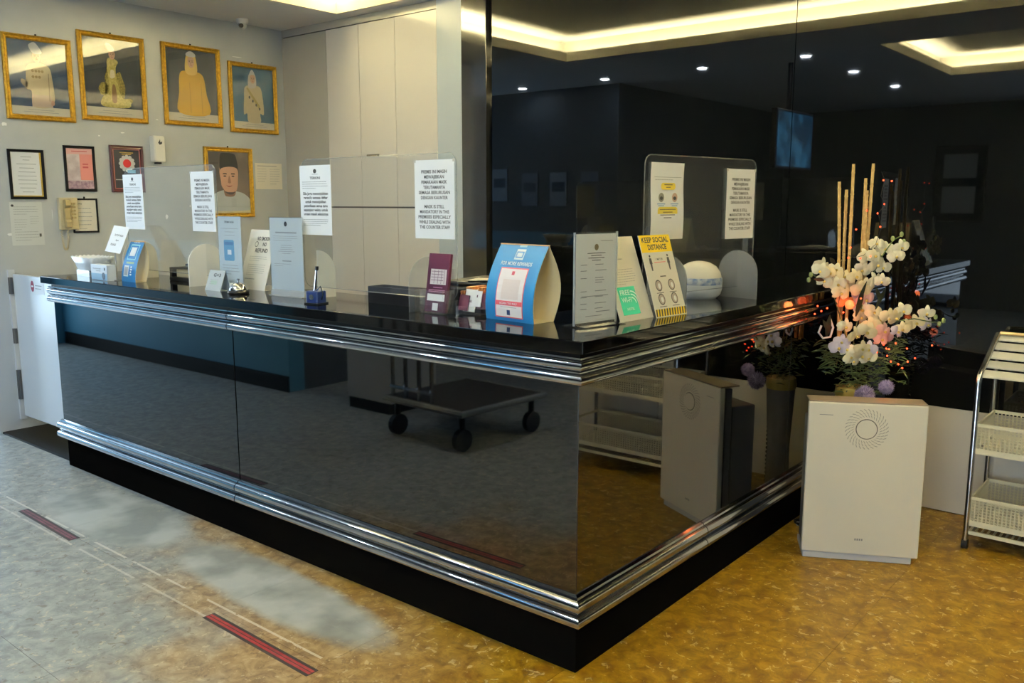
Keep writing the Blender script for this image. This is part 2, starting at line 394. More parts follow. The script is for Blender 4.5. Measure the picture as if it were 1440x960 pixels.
def prof_top(z=0):
    return ([(0, .966)]+half(.966, 1.003, .032, n=9)+[(.012, 1.004), (.012, 1.008), (.016, 1.009), (.012, 1.011)]+half(1.012, 1.046, .030, n=9)+[(.016, 1.047), (.020, 1.050), (.020, 1.0555), (0, 1.056)])
def prof_bot(z=0):
    return ([(0, .165)]+half(.166, .208, .036, n=9)+[(.012, .209), (.012, .213), (.016, .214), (.012, .217)]+half(.218, .260, .034, n=9)+[(.014, .261), (.012, .268), (0, .272)])
def rail(prof, along, a, b, mit_a=False, mit_b=False):
    m = MB(); A = []; Bv = []
    for d, z in prof:
        if along == 'x':
            A.append(m.bm.verts.new((a-(d if mit_a else 0), -d, z))); Bv.append(m.bm.verts.new((b+(d if mit_b else 0), -d, z)))
        else:
            A.append(m.bm.verts.new((d, a-(d if mit_a else 0), z))); Bv.append(m.bm.verts.new((d, b, z)))
    for i in range(len(prof)-1): m.bm.faces.new([A[i], A[i+1], Bv[i+1], Bv[i]])
    m.bm.faces.new(A); m.bm.faces.new(Bv[::-1])
    return m
for pf in (prof_top(), prof_bot()):
    obj('chrome_rail', rail(pf, 'x', XE-.02, -1.890), CHROME, ct, smooth=True)
    obj('chrome_rail', rail(pf, 'x', -1.884, 0, mit_b=True), CHROME, ct, smooth=True)
    obj('chrome_rail', rail(pf, 'y', 0, .853, mit_a=True), CHROME, ct, smooth=True)
    obj('chrome_rail', rail(pf, 'y', .858, YE), CHROME, ct, smooth=True)
# dark step behind the gate
struct('trim_3', B(-4.71, XE, .035, .6, .0, .012), BLACKW)

# gate
GATE = mat('white_gate_laminate', (.66, .69, .73), .3)
t = thing('counter_gate', 'white swing gate between grey wall and left end of counter', 'gate', (0, 0, 0))
obj('gate_panel', B(-4.66, -3.684, .165, .19, .11, 1.062), GATE, t, bevel=.002)
for z, h in ((.93, .11), (.60, .10), (.22, .2)):
    obj('hinge', MB().box(-4.685, -4.668, .150, .166, z, z+h).tube([(-4.69, .152, z), (-4.69, .152, z+h)], .008, 8), mat('steel_hinge', (.2, .2, .2), .4, metal=.9), t)
obj('hinge_post', B(-4.711, -4.69, .15, .19, .08, 1.09), GATE, t)
st = obj('sticker', B(-4.40, -4.20, .1635, .1648, .955, 1.045), mat('sticker_white', (.7, .72, .75), .4), t)
m = MB(); m.prism([(-4.365+.024*math.cos(a), 1.0+.036*math.sin(a)) for a in [2*PI*k/16 for k in range(16)]], .1628, .1634, 'y')
obj('round_mark', m, mat('maroon_ink', (.35, .02, .06), .5), st)
m = MB(); m.prism([(-4.365+.016*math.cos(a), 1.0+.006*math.sin(a)) for a in [2*PI*k/16 for k in range(16)]], .1622, .1627, 'y'); obj('mark_bar', m, PAPER, st)
obj('fine_print', MB().box(-4.325, -4.23, .163, .1634, 1.004, 1.010).box(-4.325, -4.24, .163, .1634, .985, .99), INK2, st)

# ------------------------------------------------------------------ flat print helpers (local frame: x right, z up, facing -y)
LAY = .0004
def text(parent, s, u, v, h, m=INK, wid=None, name='lettering', bold=.012, y=None, align='CENTER', layer=1):
    c = bpy.data.curves.new(name, 'FONT'); c.body = s; c.align_x = align; c.size = 1; c.offset = bold; c.resolution_u = 2
    o = bpy.data.objects.new(name, c); COL.objects.link(o)
    dg = bpy.context.evaluated_depsgraph_get(); me = bpy.data.meshes.new_from_object(o.evaluated_get(dg))
    bpy.data.objects.remove(o); bpy.data.curves.remove(c)
    xs = [p.co.x for p in me.vertices] or [0, 1]; W = max(xs)-min(xs); k = h/.72
    kx = k if wid is None else wid/W
    cx = (max(xs)+min(xs))/2 if align == 'CENTER' else min(xs)
    yy = (-LAY*layer if y is None else y)
    for p in me.vertices: p.co = Vector((u+(p.co.x-cx)*kx, yy, v+p.co.y*k))
    me.name = name; me.materials.clear(); me.materials.append(m)
    return obj(name, me, None, parent)
def bars(parent, rects, m=INK2, name='fine_print', layer=1, y0=0):
    b = MB()
    for x0, x1, z0, z1 in rects: b.face([(x0, y0-LAY*layer, z0), (x1, y0-LAY*layer, z0), (x1, y0-LAY*layer, z1), (x0, y0-LAY*layer, z1)])
    return obj(name, b, m, parent, kind='stuff' if len(rects) > 1 else None)
def para(x0, x1, ztop, n, dz, h=.0016, seed=0, cen=False):
    rnd = random.Random(seed); out = []
    for k in range(n):
        L = (x1-x0)*(rnd.uniform(.45, .75) if k == n-1 else rnd.uniform(.9, 1)); z = ztop-k*dz
        if cen: c = (x0+x1)/2; L *= rnd.uniform(.6, 1); out.append((c-L/2, c+L/2, z-h, z))
        else:
            x = x0
            while x < x0+L:
                ww = rnd.uniform(.006, .016); out.append((x, min(x+ww, x0+L), z-h, z)); x += ww+.003
    return out
def shape(parent, pts, m, name='print', layer=1, y0=0):
    b = MB(); b.face([(x, y0-LAY*layer, z) for x, z in pts]); return obj(name, b, m, parent)
def ell(cx, cz, rx, rz, n=20, a0=0, a1=2*PI):
    return [(cx+rx*math.cos(a0+(a1-a0)*k/n), cz+rz*math.sin(a0+(a1-a0)*k/n)) for k in range(n if a1-a0 > 6.2 else n+1)]
def rect(x0, x1, z0, z1): return [(x0, z0), (x1, z0), (x1, z1), (x0, z1)]
def rrect(x0, x1, z0, z1, r, n=4):
    p = []
    for cx, cz, a in ((x1-r, z1-r, 0), (x0+r, z1-r, PI/2), (x0+r, z0+r, PI), (x1-r, z0+r, 1.5*PI)):
        p += [(cx+r*math.cos(a+PI/2*k/n), cz+r*math.sin(a+PI/2*k/n)) for k in range(n+1)]
    return p
def sheet_plate(w, h, t=.0008, curl=0, nx=1, nz=8):
    """plate with its front at y=0, bottom centre at origin; gentle curl"""
    m = MB(); V = {}
    def yy(z): return -curl*math.sin(PI*z/h*2) if curl else 0
    for k in range(nz+1):
        z = h*k/nz
        for i, x in enumerate((-w/2, w/2)):
            for j, d in enumerate((0, t)): V[k, i, j] = m.bm.verts.new((x, yy(z)+d, z))
    for k in range(nz):
        for f in (((k,0,0),(k,1,0),(k+1,1,0),(k+1,0,0)), ((k,0,1),(k+1,0,1),(k+1,1,1),(k,1,1)), ((k,0,0),(k+1,0,0),(k+1,0,1),(k,0,1)), ((k,1,0),(k,1,1),(k+1,1,1),(k+1,1,0))):
            m.bm.faces.new([V[q] for q in f])
    m.bm.faces.new([V[0,0,0], V[0,0,1], V[0,1,1], V[0,1,0]]); m.bm.faces.new([V[nz,0,0], V[nz,1,0], V[nz,1,1], V[nz,0,1]])
    return m

MASK = ['PREMIS INI MASIH', 'MEWAJIBKAN', 'PEMAKAIAN MASK', 'TERUTAMANYA', 'SEMASA BERURUSAN', 'DENGAN KAUNTER', None, 'MASK IS STILL', 'MANDATORY IN THIS', 'PREMISES ESPECIALLY', 'WHILE DEALING WITH', 'THE COUNTER STAFF']
def mask_notice(label, loc, rz):
    o = obj('mask_notice', sheet_plate(.21, .297), PAPER); tag(o, label, 'notice', 'mask notices'); o.location = loc; o.rotation_euler = (0, 0, rz)
    wd = [.135, .105, .135, .115, .165, .142, 0, .105, .155, .172, .165, .16]; z = .247
    for s, wq in zip(MASK, wd):
        if s: text(o, s, 0, z, .0125, INK, wq, bold=.02)
        z -= .0195 if s else .014
    for x in (-.103, .103): bars(o, [(x-.006, x+.006, .288, .299)], mat('clear_tape', (.6, .6, .58), .2), 'tape')
    return o
def circular(label, loc, rz, nm='circular_notice'):
    o = obj(nm, sheet_plate(.21, .297), PAPER); tag(o, label, 'notice', 'typed circular notices'); o.location = loc; o.rotation_euler = (0, 0, rz)
    shape(o, ell(0, .272, .011, .009), INK, 'crest'); bars(o, [(-.02, .02, .258, .260)], INK2)
    text(o, 'TERKINI', 0, .238, .011, INK, .07, bold=.02)
    bars(o, para(-.088, .088, .228, 4, .009, .0024, 3))
    z = .172
    for s, q in zip(['Sila juga menunjukkan', 'geran/ic semasa daftar', 'untuk menunjukkan', 'pemeriksaan semua tamu', 'sepanjang waktu untuk', 'urusan masuk selanjutnya'], (.17, .165, .14, .16, .165, .165)):
        text(o, s, 0, z, .0115, INK, q, bold=.03); z -= .0175
    bars(o, para(-.088, .088, .067, 4, .008, .0024, 5))
    return o
# acrylic sneeze screens: sheet with rounded corners + two arch feet
def arch_foot(w=.2, h=.21, mt=FROST):
    pts = [(-w/2, 0), (w/2, 0), (w/2, h-w/2)]+[(w/2*math.cos(a), h-w/2+w/2*math.sin(a)) for a in [PI*k/14 for k in range(1, 14)]]+[(-w/2, h-w/2)]
    return MB().prism(pts, -.0025, .0025, 'x')
HALF = 'half'
def half_foot(w=.2, h=.21):
    return MB().prism([(.002, 0), (w/2, 0), (w/2, h-w/2)]+[(w/2*math.cos(a), h-w/2+w/2*math.sin(a)) for a in [PI/2*k/8 for k in range(1, 8)]]+[(.002, h)], -.0025, .0025, 'x')
def screen(label, loc, rz, w, z0, z1, feet, foot_mats):
    t = thing('acrylic_screen', label, 'screen', loc, rz, 'acrylic counter screens')
    obj('acrylic_sheet', MB().prism(rrect(0, w, z0, z1, .04, 5), -.002, .002, 'y'), ACR, t)
    e = MB(); P = rrect(0, w, z0, z1, .04, 5); e.tube([(x, 0, z) for x, z in P]+[(P[0][0], 0, P[0][1])], .0022, 5, cap=False); obj('sheet_edge', e, clear('thin_acrylic_edge', (.9, .93, .93), 1.5, 1.0, .12) if 'thin_acrylic_edge' not in MATS else MATS['thin_acrylic_edge'], t)
    for f, mt in zip(feet, foot_mats):
        ft = obj('arch_foot', half_foot() if mt is HALF else arch_foot(), WFOOT if mt is HALF else mt, t, loc=(f, 0, 0))
    return t
WFOOT = mat('white_acrylic', (.84, .84, .81), .25)
CFOOT = clear('clear_acrylic_foot', (.93, .95, .95), 1.5, 1.0, .12)
FROST2 = clear('smoky_frosted_acrylic', (.55, .57, .58), 1.5, 1.0, .25, (.6, .62, .62))
screen('clear acrylic screen at the left end of the counter, two white arch feet', (-3.255, .25, T), 0, .90, .05, .60, (.115, .775), (WFOOT, WFOOT))
screen('clear acrylic screen in the middle of the long counter, beside the maroon leaflet', (-1.647, .225, T), 0, .925, .05, .60, (.085, .765), (HALF, CFOOT))
sr = math.atan2(.74, .115)
screen('clear acrylic screen on the short side of the counter by the flowers', (-.25, .78, T), sr, .76, .05, .60, (.152, .65), (FROST2, FROST2))
circular('typed circular taped to the left end of the left acrylic screen', (-3.165, .246, 1.382), 0)
mask_notice('mask notice taped to the left screen, in front of the smiling portrait', (-2.475, .246, 1.384), 0)
circular('typed circular taped to the middle screen beside a white cupboard door', (-1.55, .221, 1.389), 0)
mask_notice('mask notice in front of the grey pillar, on the middle screen right end', (-.835, .221, 1.391), 0)
dC = Vector((.115, .74, 0)).normalized(); nC = Vector((dC.y, -dC.x, 0))
def onC(s, z): p = Vector((-.25, .78, z))+dC*s+nC*.0075; return p
o = obj('hygiene_poster', sheet_plate(.205, .30, curl=.003), PAPER); tag(o, 'white hygiene poster with yellow text blocks taped on the short side screen', 'poster'); o.location = onC(.135, 1.383); o.rotation_euler = (0, 0, sr)
bars(o, [(-.085, .085, .243, .2445)]+para(-.08, .08, .235, 1, .01, .002), INK2)
YEL = mat('yellow_print', (.78, .62, .08), .5); GRN = mat('green_print', (.02, .42, .30), .5)
shape(o, rrect(-.045, .045, .195, .222, .012), YEL, 'yellow_panel', 6); shape(o, rrect(-.062, .062, .075, .128, .014), YEL, 'yellow_panel', 6)
bars(o, para(-.03, .03, .216, 2, .01, .003, 1, True), INK, layer=7); bars(o, para(-.052, .052, .12, 4, .011, .003, 2, True), INK, layer=7)
for x, c in ((-.042, (.25, .25, .22)), (.042, (.55, .38, .30))):
    shape(o, ell(x, .165, .017, .018), mat('pict%g' % x, c, .5), 'pictogram', 6); shape(o, ell(x, .162, .010, .007), INK, 'pictogram', 7)
    bars(o, [(x-.025, x+.025, .138, .141), (x-.018, x+.018, .131, .134)], mat('blue_ink', (.1, .25, .5), .5), layer=6)
bars(o, [(-.065, .065, .064, .066), (-.08, .08, .052, .055)], INK2, layer=6)
mask_notice('mask notice at the far right, on the screen behind the flowers', onC(.638, 1.373), sr)

# ------------------------------------------------------------------ things on the wall (local -y -> +x)
WX = -4.711
def frame(name, label, cat, y0, y1, z0, z1, fm, fw=.035, dep=.02, group=None, hook=False):
    w, h = y1-y0, z1-z0
    t = thing(name, label, cat, (WX, (y0+y1)/2, z0), PI/2, group)
    m = MB()
    prof = [(0, 0), (0, dep*.7), (fw*.25, dep), (fw*.55, dep*.75), (fw*.8, dep*.85), (fw, dep*.5), (fw, 0)]
    rings = []
    for cx, cz, sx, sz in ((-w/2, 0, 1, 1), (w/2, 0, -1, 1), (w/2, h, -1, -1), (-w/2, h, 1, -1)):
        rings.append([m.bm.verts.new((cx+sx*a, -d-.001, cz+sz*a)) for a, d in prof])
    for i in range(4):
        A, Bq = rings[i], rings[(i+1) % 4]
        for k in range(len(prof)-1): m.bm.faces.new([A[k], A[k+1], Bq[k+1], Bq[k]])
    obj('frame', m, fm, t)
    pic = obj('picture', MB().box(-w/2+fw*.9, w/2-fw*.9, -.006, -.001, fw*.9, h-fw*.9), None, t)
    if hook: obj('hanging_hook', MB().tube([(0, -.004, h-.002), (0, -.006, h+.012)], .006, 6), BLACK, t)
    return t, pic, w-2*fw, h-2*fw, fw
def setm(o, m): o.data.materials.clear(); o.data.materials.append(m)
def glass(t, w, h, fw): obj('glass_pane', B(-w/2, w/2, -.0105, -.0095, fw, fw+h), PANE, t)
PB = -.0062  # picture front
def bg(name, c1, c2, sc=3): return noisy(name, c1, c2, sc, .6, detail=2, lo=.3, hi=.7)
skin = mat('print_skin', (.64, .38, .27), .6)
def smooth_shape(parent, pts, m, layer=1, name='print'):
    # Catmull-Rom closed outline
    out = []; n = len(pts)
    for i in range(n):
        p0, p1, p2, p3 = [Vector(pts[(i+k-1) % n]) for k in range(4)]
        for s in range(4):
            u = s/4; out.append(tuple(.5*((2*p1)+(p2-p0)*u+(2*p0-5*p1+4*p2-p3)*u*u+(3*p1-p0-3*p2+p3)*u**3)))
    return shape(parent, out, m, name, layer, PB)
def royal(idx, label, y0, y1, z0, z1, bgm, robe, hat, fig):
    t, pic, w, h, fw = frame('portrait', label, 'framed portrait', y0, y1, z0, z1, GOLD, .034, .024, 'official portraits', True)
    setm(pic, bgm); ox = 0; oz = fw
    def P(u, v): return (u*w/2, oz+v*h)
    shape(pic, [P(-1, 0), P(1, 0), P(1, .115), P(-1, .115)], mat('caption_cream', (.72, .68, .58), .5), 'caption_strip', 1, PB)
    bars(pic, [(-w*.22, w*.22, oz+h*.07, oz+h*.075), (-w*.3, w*.3, oz+h*.04, oz+h*.045)], INK2, layer=2, y0=PB)
    fig(pic, P, robe, hat)
    glass(t, w, h, fw)
def face(pic, P, u, v, ru, rv, sk=skin, beard=True):
    smooth_shape(pic, [P(u-ru, v+rv*.3), P(u-ru*.9, v-rv*.4), P(u-ru*.4, v-rv), P(u+ru*.4, v-rv), P(u+ru*.9, v-rv*.4), P(u+ru, v+rv*.3), P(u+ru*.7, v+rv), P(u-ru*.7, v+rv)], sk, 5, 'printed_face')
    dk = mat('print_dark', (.08, .05, .04), .6)
    for e in (-.42, .42):
        shape(pic, [P(u+ru*e+ru*.24*math.cos(a), v+rv*.12+rv*.07*math.sin(a)) for a in [2*PI*k/8 for k in range(8)]], dk, 'printed_eye', 6, PB)
        shape(pic, [P(u+ru*(e-.3), v+rv*.30), P(u+ru*(e+.3), v+rv*.30), P(u+ru*(e+.26), v+rv*.38), P(u+ru*(e-.26), v+rv*.38)], dk, 'printed_brow', 6, PB)
    shape(pic, [P(u-ru*.15, v-rv*.25), P(u+ru*.15, v-rv*.25), P(u+ru*.05, v+rv*.1), P(u-ru*.05, v+rv*.1)], mat('print_nose', (.38, .2, .13), .6), 'printed_nose', 6, PB)
    shape(pic, [P(u+ru*.33*math.cos(a), v-rv*.5+rv*.07*math.sin(a)) for a in [2*PI*k/8 for k in range(8)]], mat('print_lip', (.36, .10, .08), .6), 'printed_mouth', 6, PB)
    if beard: shape(pic, [P(u+ru*.4*math.cos(a), v-rv*.36+rv*.05*math.sin(a)) for a in [2*PI*k/8 for k in range(8)]], dk, 'printed_moustache', 7, PB)
def fig_man(pic, P, robe, hat):
    smooth_shape(pic, [P(-.26, .115), P(-.28, .32), P(-.46, .36), P(-.44, .52), P(-.38, .66), P(-.12, .71), P(.12, .71), P(.38, .66), P(.46, .5), P(.5, .22), P(.36, .19), P(.34, .115)], robe, 2, 'printed_robe')
    smooth_shape(pic, [P(-.44, .36), P(-.62, .43), P(-.58, .48), P(-.40, .44)], robe, 2, 'printed_sleeve')
    shape(pic, [P(.30, .2), P(.33, .2), P(.35, .58), P(.32, .58)], mat('sleeve_line', (.36, .27, .15), .6), 'printed_fold', 4, PB)
    smooth_shape(pic, [P(.36, .15), P(.46, .15), P(.48, .2), P(.38, .21)], skin, 4, 'printed_hand')
    shape(pic, [P(-.3, .115), P(.42, .115), P(.38, .28), P(-.28, .28)], mat('robe_lower', (.66, .52, .42), .6), 'printed_sarong', 3, PB)
    for k in range(7): shape(pic, [P(-.2+.11*(k % 4)+.05*math.cos(a), .6-.08*(k//4)+.02*math.sin(a)) for a in [2*PI*j/8 for j in range(8)]], mat('medal_gold', (.35, .24, .08), .5), 'printed_medal', 4, PB)
    face(pic, P, -.03, .79, .14, .07)
    smooth_shape(pic, [P(-.16, .84), P(-.28, .92), P(-.24, .96), P(-.08, .985), P(.06, .93), P(.16, .85), P(0, .83)], hat, 6, 'printed_headdress')
def fig_throne(pic, P, robe, hat):
    dkg = noisy('print_olive', (.18, .15, .03), (.45, .38, .10), 90, .6)
    for (a, b, c) in ((-.36, .35, .6), (-.15, .42, .95), (.22, .40, .95), (.5, .22, .45)):
        rnd = random.Random(int(a*100)); pts = [P(a+.17*math.cos(q)*rnd.uniform(.7, 1.1), b+.5*(c-.35)*math.sin(q)*rnd.uniform(.75, 1.05)*.75) for q in [2*PI*k/14 for k in range(14)]]
        smooth_shape(pic, pts, dkg, 2, 'printed_throne')
    smooth_shape(pic, [P(-.42, .13), P(.5, .13), P(.52, .24), P(.25, .27), P(.1, .6), P(.2, .72), P(-.05, .76), P(-.2, .7), P(-.15, .35), P(-.4, .25)], robe, 3, 'printed_robe')
    smooth_shape(pic, [P(-.1, .5), P(.06, .52), P(.04, .6), P(-.08, .6)], mat('sash_white', (.7, .65, .5), .6), 4, 'printed_sash')
    smooth_shape(pic, [P(-.08, .2), P(.08, .2), P(.06, .4), P(-.05, .4)], mat('robe_brown', (.25, .15, .06), .6), 4, 'printed_robe_panel')
    face(pic, P, .0, .80, .11, .055, beard=False)
    smooth_shape(pic, [P(-.12, .85), P(-.22, .93), P(-.14, .95), P(.02, .92), P(.1, .85)], hat, 6, 'printed_headdress')
def fig_yellow(pic, P, robe, hat):
    smooth_shape(pic, [P(-.56, .115), P(-.54, .4), P(-.48, .66), P(-.2, .71), P(.15, .71), P(.45, .65), P(.56, .4), P(.64, .115)], robe, 2, 'printed_robe')
    smooth_shape(pic, [P(-.24, .68), P(-.2, .92), P(0, .965), P(.17, .92), P(.2, .68)], mat('scarf_yellow', (.75, .55, .16), .6), 3, 'printed_scarf')
    face(pic, P, -.02, .83, .13, .07, mat('pale_print_skin', (.62, .40, .28), .6), False)
    smooth_shape(pic, [P(-.16, .91), P(-.2, .95), P(-.02, .985), P(.16, .95), P(.14, .91)], hat, 6, 'printed_tiara')
    for u in (-.12, .34): shape(pic, [P(u, .12), P(u+.03, .12), P(u+.02, .55), P(u, .55)], mat('robe_fold', (.45, .27, .02), .6), 'printed_fold', 4, PB)
def fig_cream(pic, P, robe, hat):
    smooth_shape(pic, [P(-.28, .115), P(-.34, .25), P(-.5, .24), P(-.46, .5), P(-.4, .68), P(-.1, .72), P(.15, .72), P(.38, .68), P(.48, .45), P(.48, .25), P(.3, .26), P(.3, .115)], robe, 2, 'printed_robe')
    smooth_shape(pic, [P(-.22, .68), P(-.2, .88), P(.0, .92), P(.14, .88), P(.14, .70)], mat('scarf_white', (.66, .62, .58), .6), 3, 'printed_scarf')
    shape(pic, [P(-.34, .66), P(-.26, .68), P(.32, .38), P(.24, .34)], mat('sash_gold', (.42, .34, .12), .6), 'printed_sash', 3, PB)
    for k in range(4): shape(pic, [P(-.2+.16*k+.045*math.cos(a), .52-.06*k+.025*math.sin(a)) for a in [2*PI*j/8 for j in range(8)]], INK, 'printed_medal', 5, PB)
    face(pic, P, -.01, .82, .12, .065, mat('pale_print_skin', (.62, .40, .28), .6), False)
    smooth_shape(pic, [P(-.18, .87), P(-.12, .94), P(-.03, .975), P(.06, .94), P(.12, .87), P(0, .9)], hat, 6, 'printed_tiara')
HATW = mat('print_white', (.62, .64, .66), .6)
royal(0, 'gold-framed portrait, leftmost, man in cream uniform and tall white headdress', .232, .672, 2.066, 2.608, bg('print_blue_a', (.03, .06, .13), (.09, .14, .24)), mat('print_cream', (.66, .56, .36), .6), HATW, fig_man)
royal(1, 'gold-framed portrait, second from left, seated figure in gilded ceremonial dress', .718, 1.196, 2.094, 2.690, bg('print_navy', (.02, .03, .05), (.06, .07, .10)), noisy('print_gilt', (.42, .36, .08), (.62, .54, .2), 60, .6), HATW, fig_throne)
royal(2, 'gold-framed portrait, third from left, woman in long yellow dress and scarf', 1.328, 1.812, 2.101, 2.694, bg('print_navy', (.02, .03, .05), (.06, .07, .10)), mat('print_yellow', (.62, .38, .03), .6), HATW, fig_yellow)
royal(3, 'gold-framed portrait, rightmost of the upper row, woman in cream dress with medals', 1.882, 2.330, 2.079, 2.623, bg('print_teal', (.02, .07, .13), (.05, .13, .24)), mat('print_pale', (.62, .54, .36), .6), HATW, fig_cream)
# lower portrait
t, pic, w_, h_, fw = frame('portrait', 'gold-framed portrait below the others, smiling man in black cap and white shirt', 'framed portrait', 1.632, 2.065, 1.41, 1.955, GOLD, .034, .024, 'official portraits', True)
setm(pic, bg('print_grey_brown', (.09, .075, .08), (.30, .24, .19), 2.5))
def P(u, v): return (u*w_/2, fw+v*h_)
shape(pic, [P(-1, 0), P(1, 0), P(1, .05), P(-1, .05)], mat('caption_gold', (.72, .65, .4), .5), 'caption_strip', 1, PB)
smooth_shape(pic, [P(-1, .05), P(-1, .24), P(-.62, .34), P(-.2, .38), P(.3, .36), P(.7, .32), P(1, .22), P(1, .05)], mat('print_shirt', (.55, .60, .62), .6), 2, 'printed_shirt')
shape(pic, [P(.05, .1), P(.3, .1), P(.3, .24), P(.05, .24)], mat('print_pocket', (.50, .55, .57), .6), 'printed_pocket', 3, PB)
smooth_shape(pic, [P(-.26, .30), P(-.1, .27), P(.2, .28), P(.3, .36), P(.28, .44), P(-.26, .44)], mat('print_neck', (.30, .17, .11), .6), 3, 'printed_neck')
smooth_shape(pic, [P(-.42, .52), P(-.36, .42), P(-.08, .315), P(.18, .315), P(.36, .40), P(.42, .55), P(.40, .78), P(-.42, .78)], skin, 4, 'printed_face')
dk = mat('print_dark', (.08, .05, .04), .6)
smooth_shape(pic, [P(-.28, .36), P(-.08, .31), P(.15, .31), P(.28, .36), P(.16, .345), P(-.1, .345)], mat('print_beard', (.12, .08, .07), .6), 5, 'printed_beard')
for e in (-.22, .18):
    shape(pic, [P(e+.075*math.cos(a), .605+.012*math.sin(a)) for a in [2*PI*k/10 for k in range(10)]], dk, 'printed_eye', 6, PB)
    shape(pic, [P(e-.11, .635), P(e+.11, .635), P(e+.08, .655), P(e-.08, .655)], dk, 'printed_brow', 6, PB)
smooth_shape(pic, [P(-.08, .50), P(.06, .50), P(.02, .6), P(-.03, .6)], mat('print_nose', (.38, .2, .13), .6), 6, 'printed_nose')
smooth_shape(pic, [P(-.18, .455), P(-.02, .445), P(.14, .455), P(-.02, .425)], mat('print_lip', (.36, .10, .08), .6), 6, 'printed_mouth')
smooth_shape(pic, [P(-.47, .62), P(-.46, .74), P(-.40, .96), P(-.1, .985), P(.2, .975), P(.36, .93), P(.46, .72), P(.45, .60), P(.40, .73), P(0, .76), P(-.42, .72)], mat('print_black', (.015, .016, .018), .6), 6, 'printed_cap')
glass(t, w_, h_, fw)
# small frames
t, pic, a, b, fw = frame('certificate_frame', 'black-framed white certificate at the far left of the wall', 'framed certificate', .214, .440, 1.548, 1.873, BLACKW, .018, .015, 'small frames')
setm(pic, PAPER); bars(pic, para(-a*.3, a*.3, fw+b*.9, 2, .02, .003, 4, True)+para(-a*.36, a*.36, fw+b*.74, 8, .026, .003, 6, True), INK2, y0=PB)
bars(pic, [(a*.44, a*.5, fw, fw+b), (-a*.5, a*.44, fw, fw+b*.025)], mat('gold_strip', (.5, .34, .06), .5), 'gold_border', 2, PB)
t, pic, a, b, fw = frame('poster_frame', 'black-framed pink and lilac poster, second of the small frames', 'framed poster', .572, .785, 1.602, 1.913, BLACKW, .018, .015, 'small frames')
setm(pic, noisy('lilac_print', (.42, .36, .42), (.58, .52, .58), 18, .5)); shape(pic, rect(0, a/2, fw+b*.22, fw+b*.97), mat('pink_print', (.68, .26, .25), .5), 'pink_block', 1, PB)
shape(pic, rect(-a/2, a/2, fw, fw+b*.2), noisy('plum_print', (.20, .12, .2), (.4, .3, .38), 50, .5), 'crowd_strip', 2, PB); shape(pic, rect(-a/2, a/2, fw+b*.86, fw+b), mat('pale_pink_print', (.66, .38, .40), .5), 'heading_band', 2, PB)
bars(pic, [(a*.1, a*.32, fw+b*.52, fw+b*.56), (a*.1, a*.32, fw+b*.60, fw+b*.63), (-a*.3, a*.3, fw+b*.92, fw+b*.94)], mat('red_ink', (.5, .08, .1), .5), layer=3, y0=PB)
t, pic, a, b, fw = frame('badge_frame', 'maroon-framed dark panel with a red and white badge', 'framed badge', .892, 1.14, 1.60, 1.93, mat('maroon_wood', (.05, .008, .012), .3), .024, .018, 'small frames')
setm(pic, mat('navy_print', (.008, .012, .03), .5)); red = mat('badge_red', (.45, .01, .02), .5)
for q in (rect(-a*.5, -a*.47, fw, fw+b), rect(a*.47, a*.5, fw, fw+b), rect(-a*.47, a*.47, fw, fw+b*.02), rect(-a*.47, a*.47, fw+b*.98, fw+b)): shape(pic, q, mat('pink_line', (.55, .2, .2), .5), 'border_line', 1, PB)
for k in range(12): shape(pic, ell(.048*math.cos(k*PI/6), fw+b*.64+.048*math.sin(k*PI/6), .014, .014, 8), HATW, 'badge_petal', 2, PB)
shape(pic, ell(0, fw+b*.64, .044, .044), HATW, 'badge_ring', 3, PB); shape(pic, ell(0, fw+b*.64, .030, .030), red, 'badge_disc', 4, PB)
bars(pic, [(-.05, .05, fw+b*.9, fw+b*.92), (-.035, .035, fw+b*.86, fw+b*.88)], mat('gold_strip', (.5, .34, .06), .5), layer=2, y0=PB); bars(pic, [(-a*.45, a*.2, fw+b*.22, fw+b*.24)], HATW, layer=2, y0=PB)
shape(pic, rect(.0, .06, fw+b*.4, fw+b*.48), mat('sky_print', (.15, .38, .65), .5), 'blue_ribbon', 4, PB)
t, pic, a, b, fw = frame('list_frame', 'small black-framed typed list beside the wall telephone', 'framed list', .602, .780, 1.318, 1.555, BLACKW, .012, .012, 'small frames', True)
setm(pic, PAPER2); text(pic, 'NOTIS', -a*.28, fw+b*.86, .010, INK, .045, y=PB-LAY); bars(pic, para(-a*.42, a*.3, fw+b*.74, 6, .028, .004, 9), INK2, y0=PB)
o = obj('wall_paper_notice', sheet_plate(.26, .21), PAPER2); tag(o, 'cream typed sheet on the wall right of the smiling portrait', 'notice'); o.location = (WX+.002, 2.225, 1.635); o.rotation_euler = (0, 0, PI/2)
bars(o, [(-.11, .08, .185, .19)]+para(-.11, -.02, .165, 6, .02, .003, 1)+para(.01, .11, .165, 7, .02, .003, 2), INK2)
o = obj('wall_form', sheet_plate(.205, .285), mat('greyish_paper', (.62, .65, .66), .4)); tag(o, 'pale laminated form under the leftmost certificate frame', 'notice'); o.location = (WX+.002, .303, 1.245); o.rotation_euler = (0, 0, PI/2)
bars(o, para(-.08, .08, .255, 4, .016, .003, 1)+para(-.08, 0, .17, 5, .016, .002, 2)+para(.02, .08, .19, 4, .016, .002, 3)+para(-.08, .08, .09, 4, .018, .003, 4), INK2)
shape(o, ell(-.085, .262, .009, .008), INK, 'stamp'); shape(o, rect(.072, .086, .055, .075), INK, 'stamp')
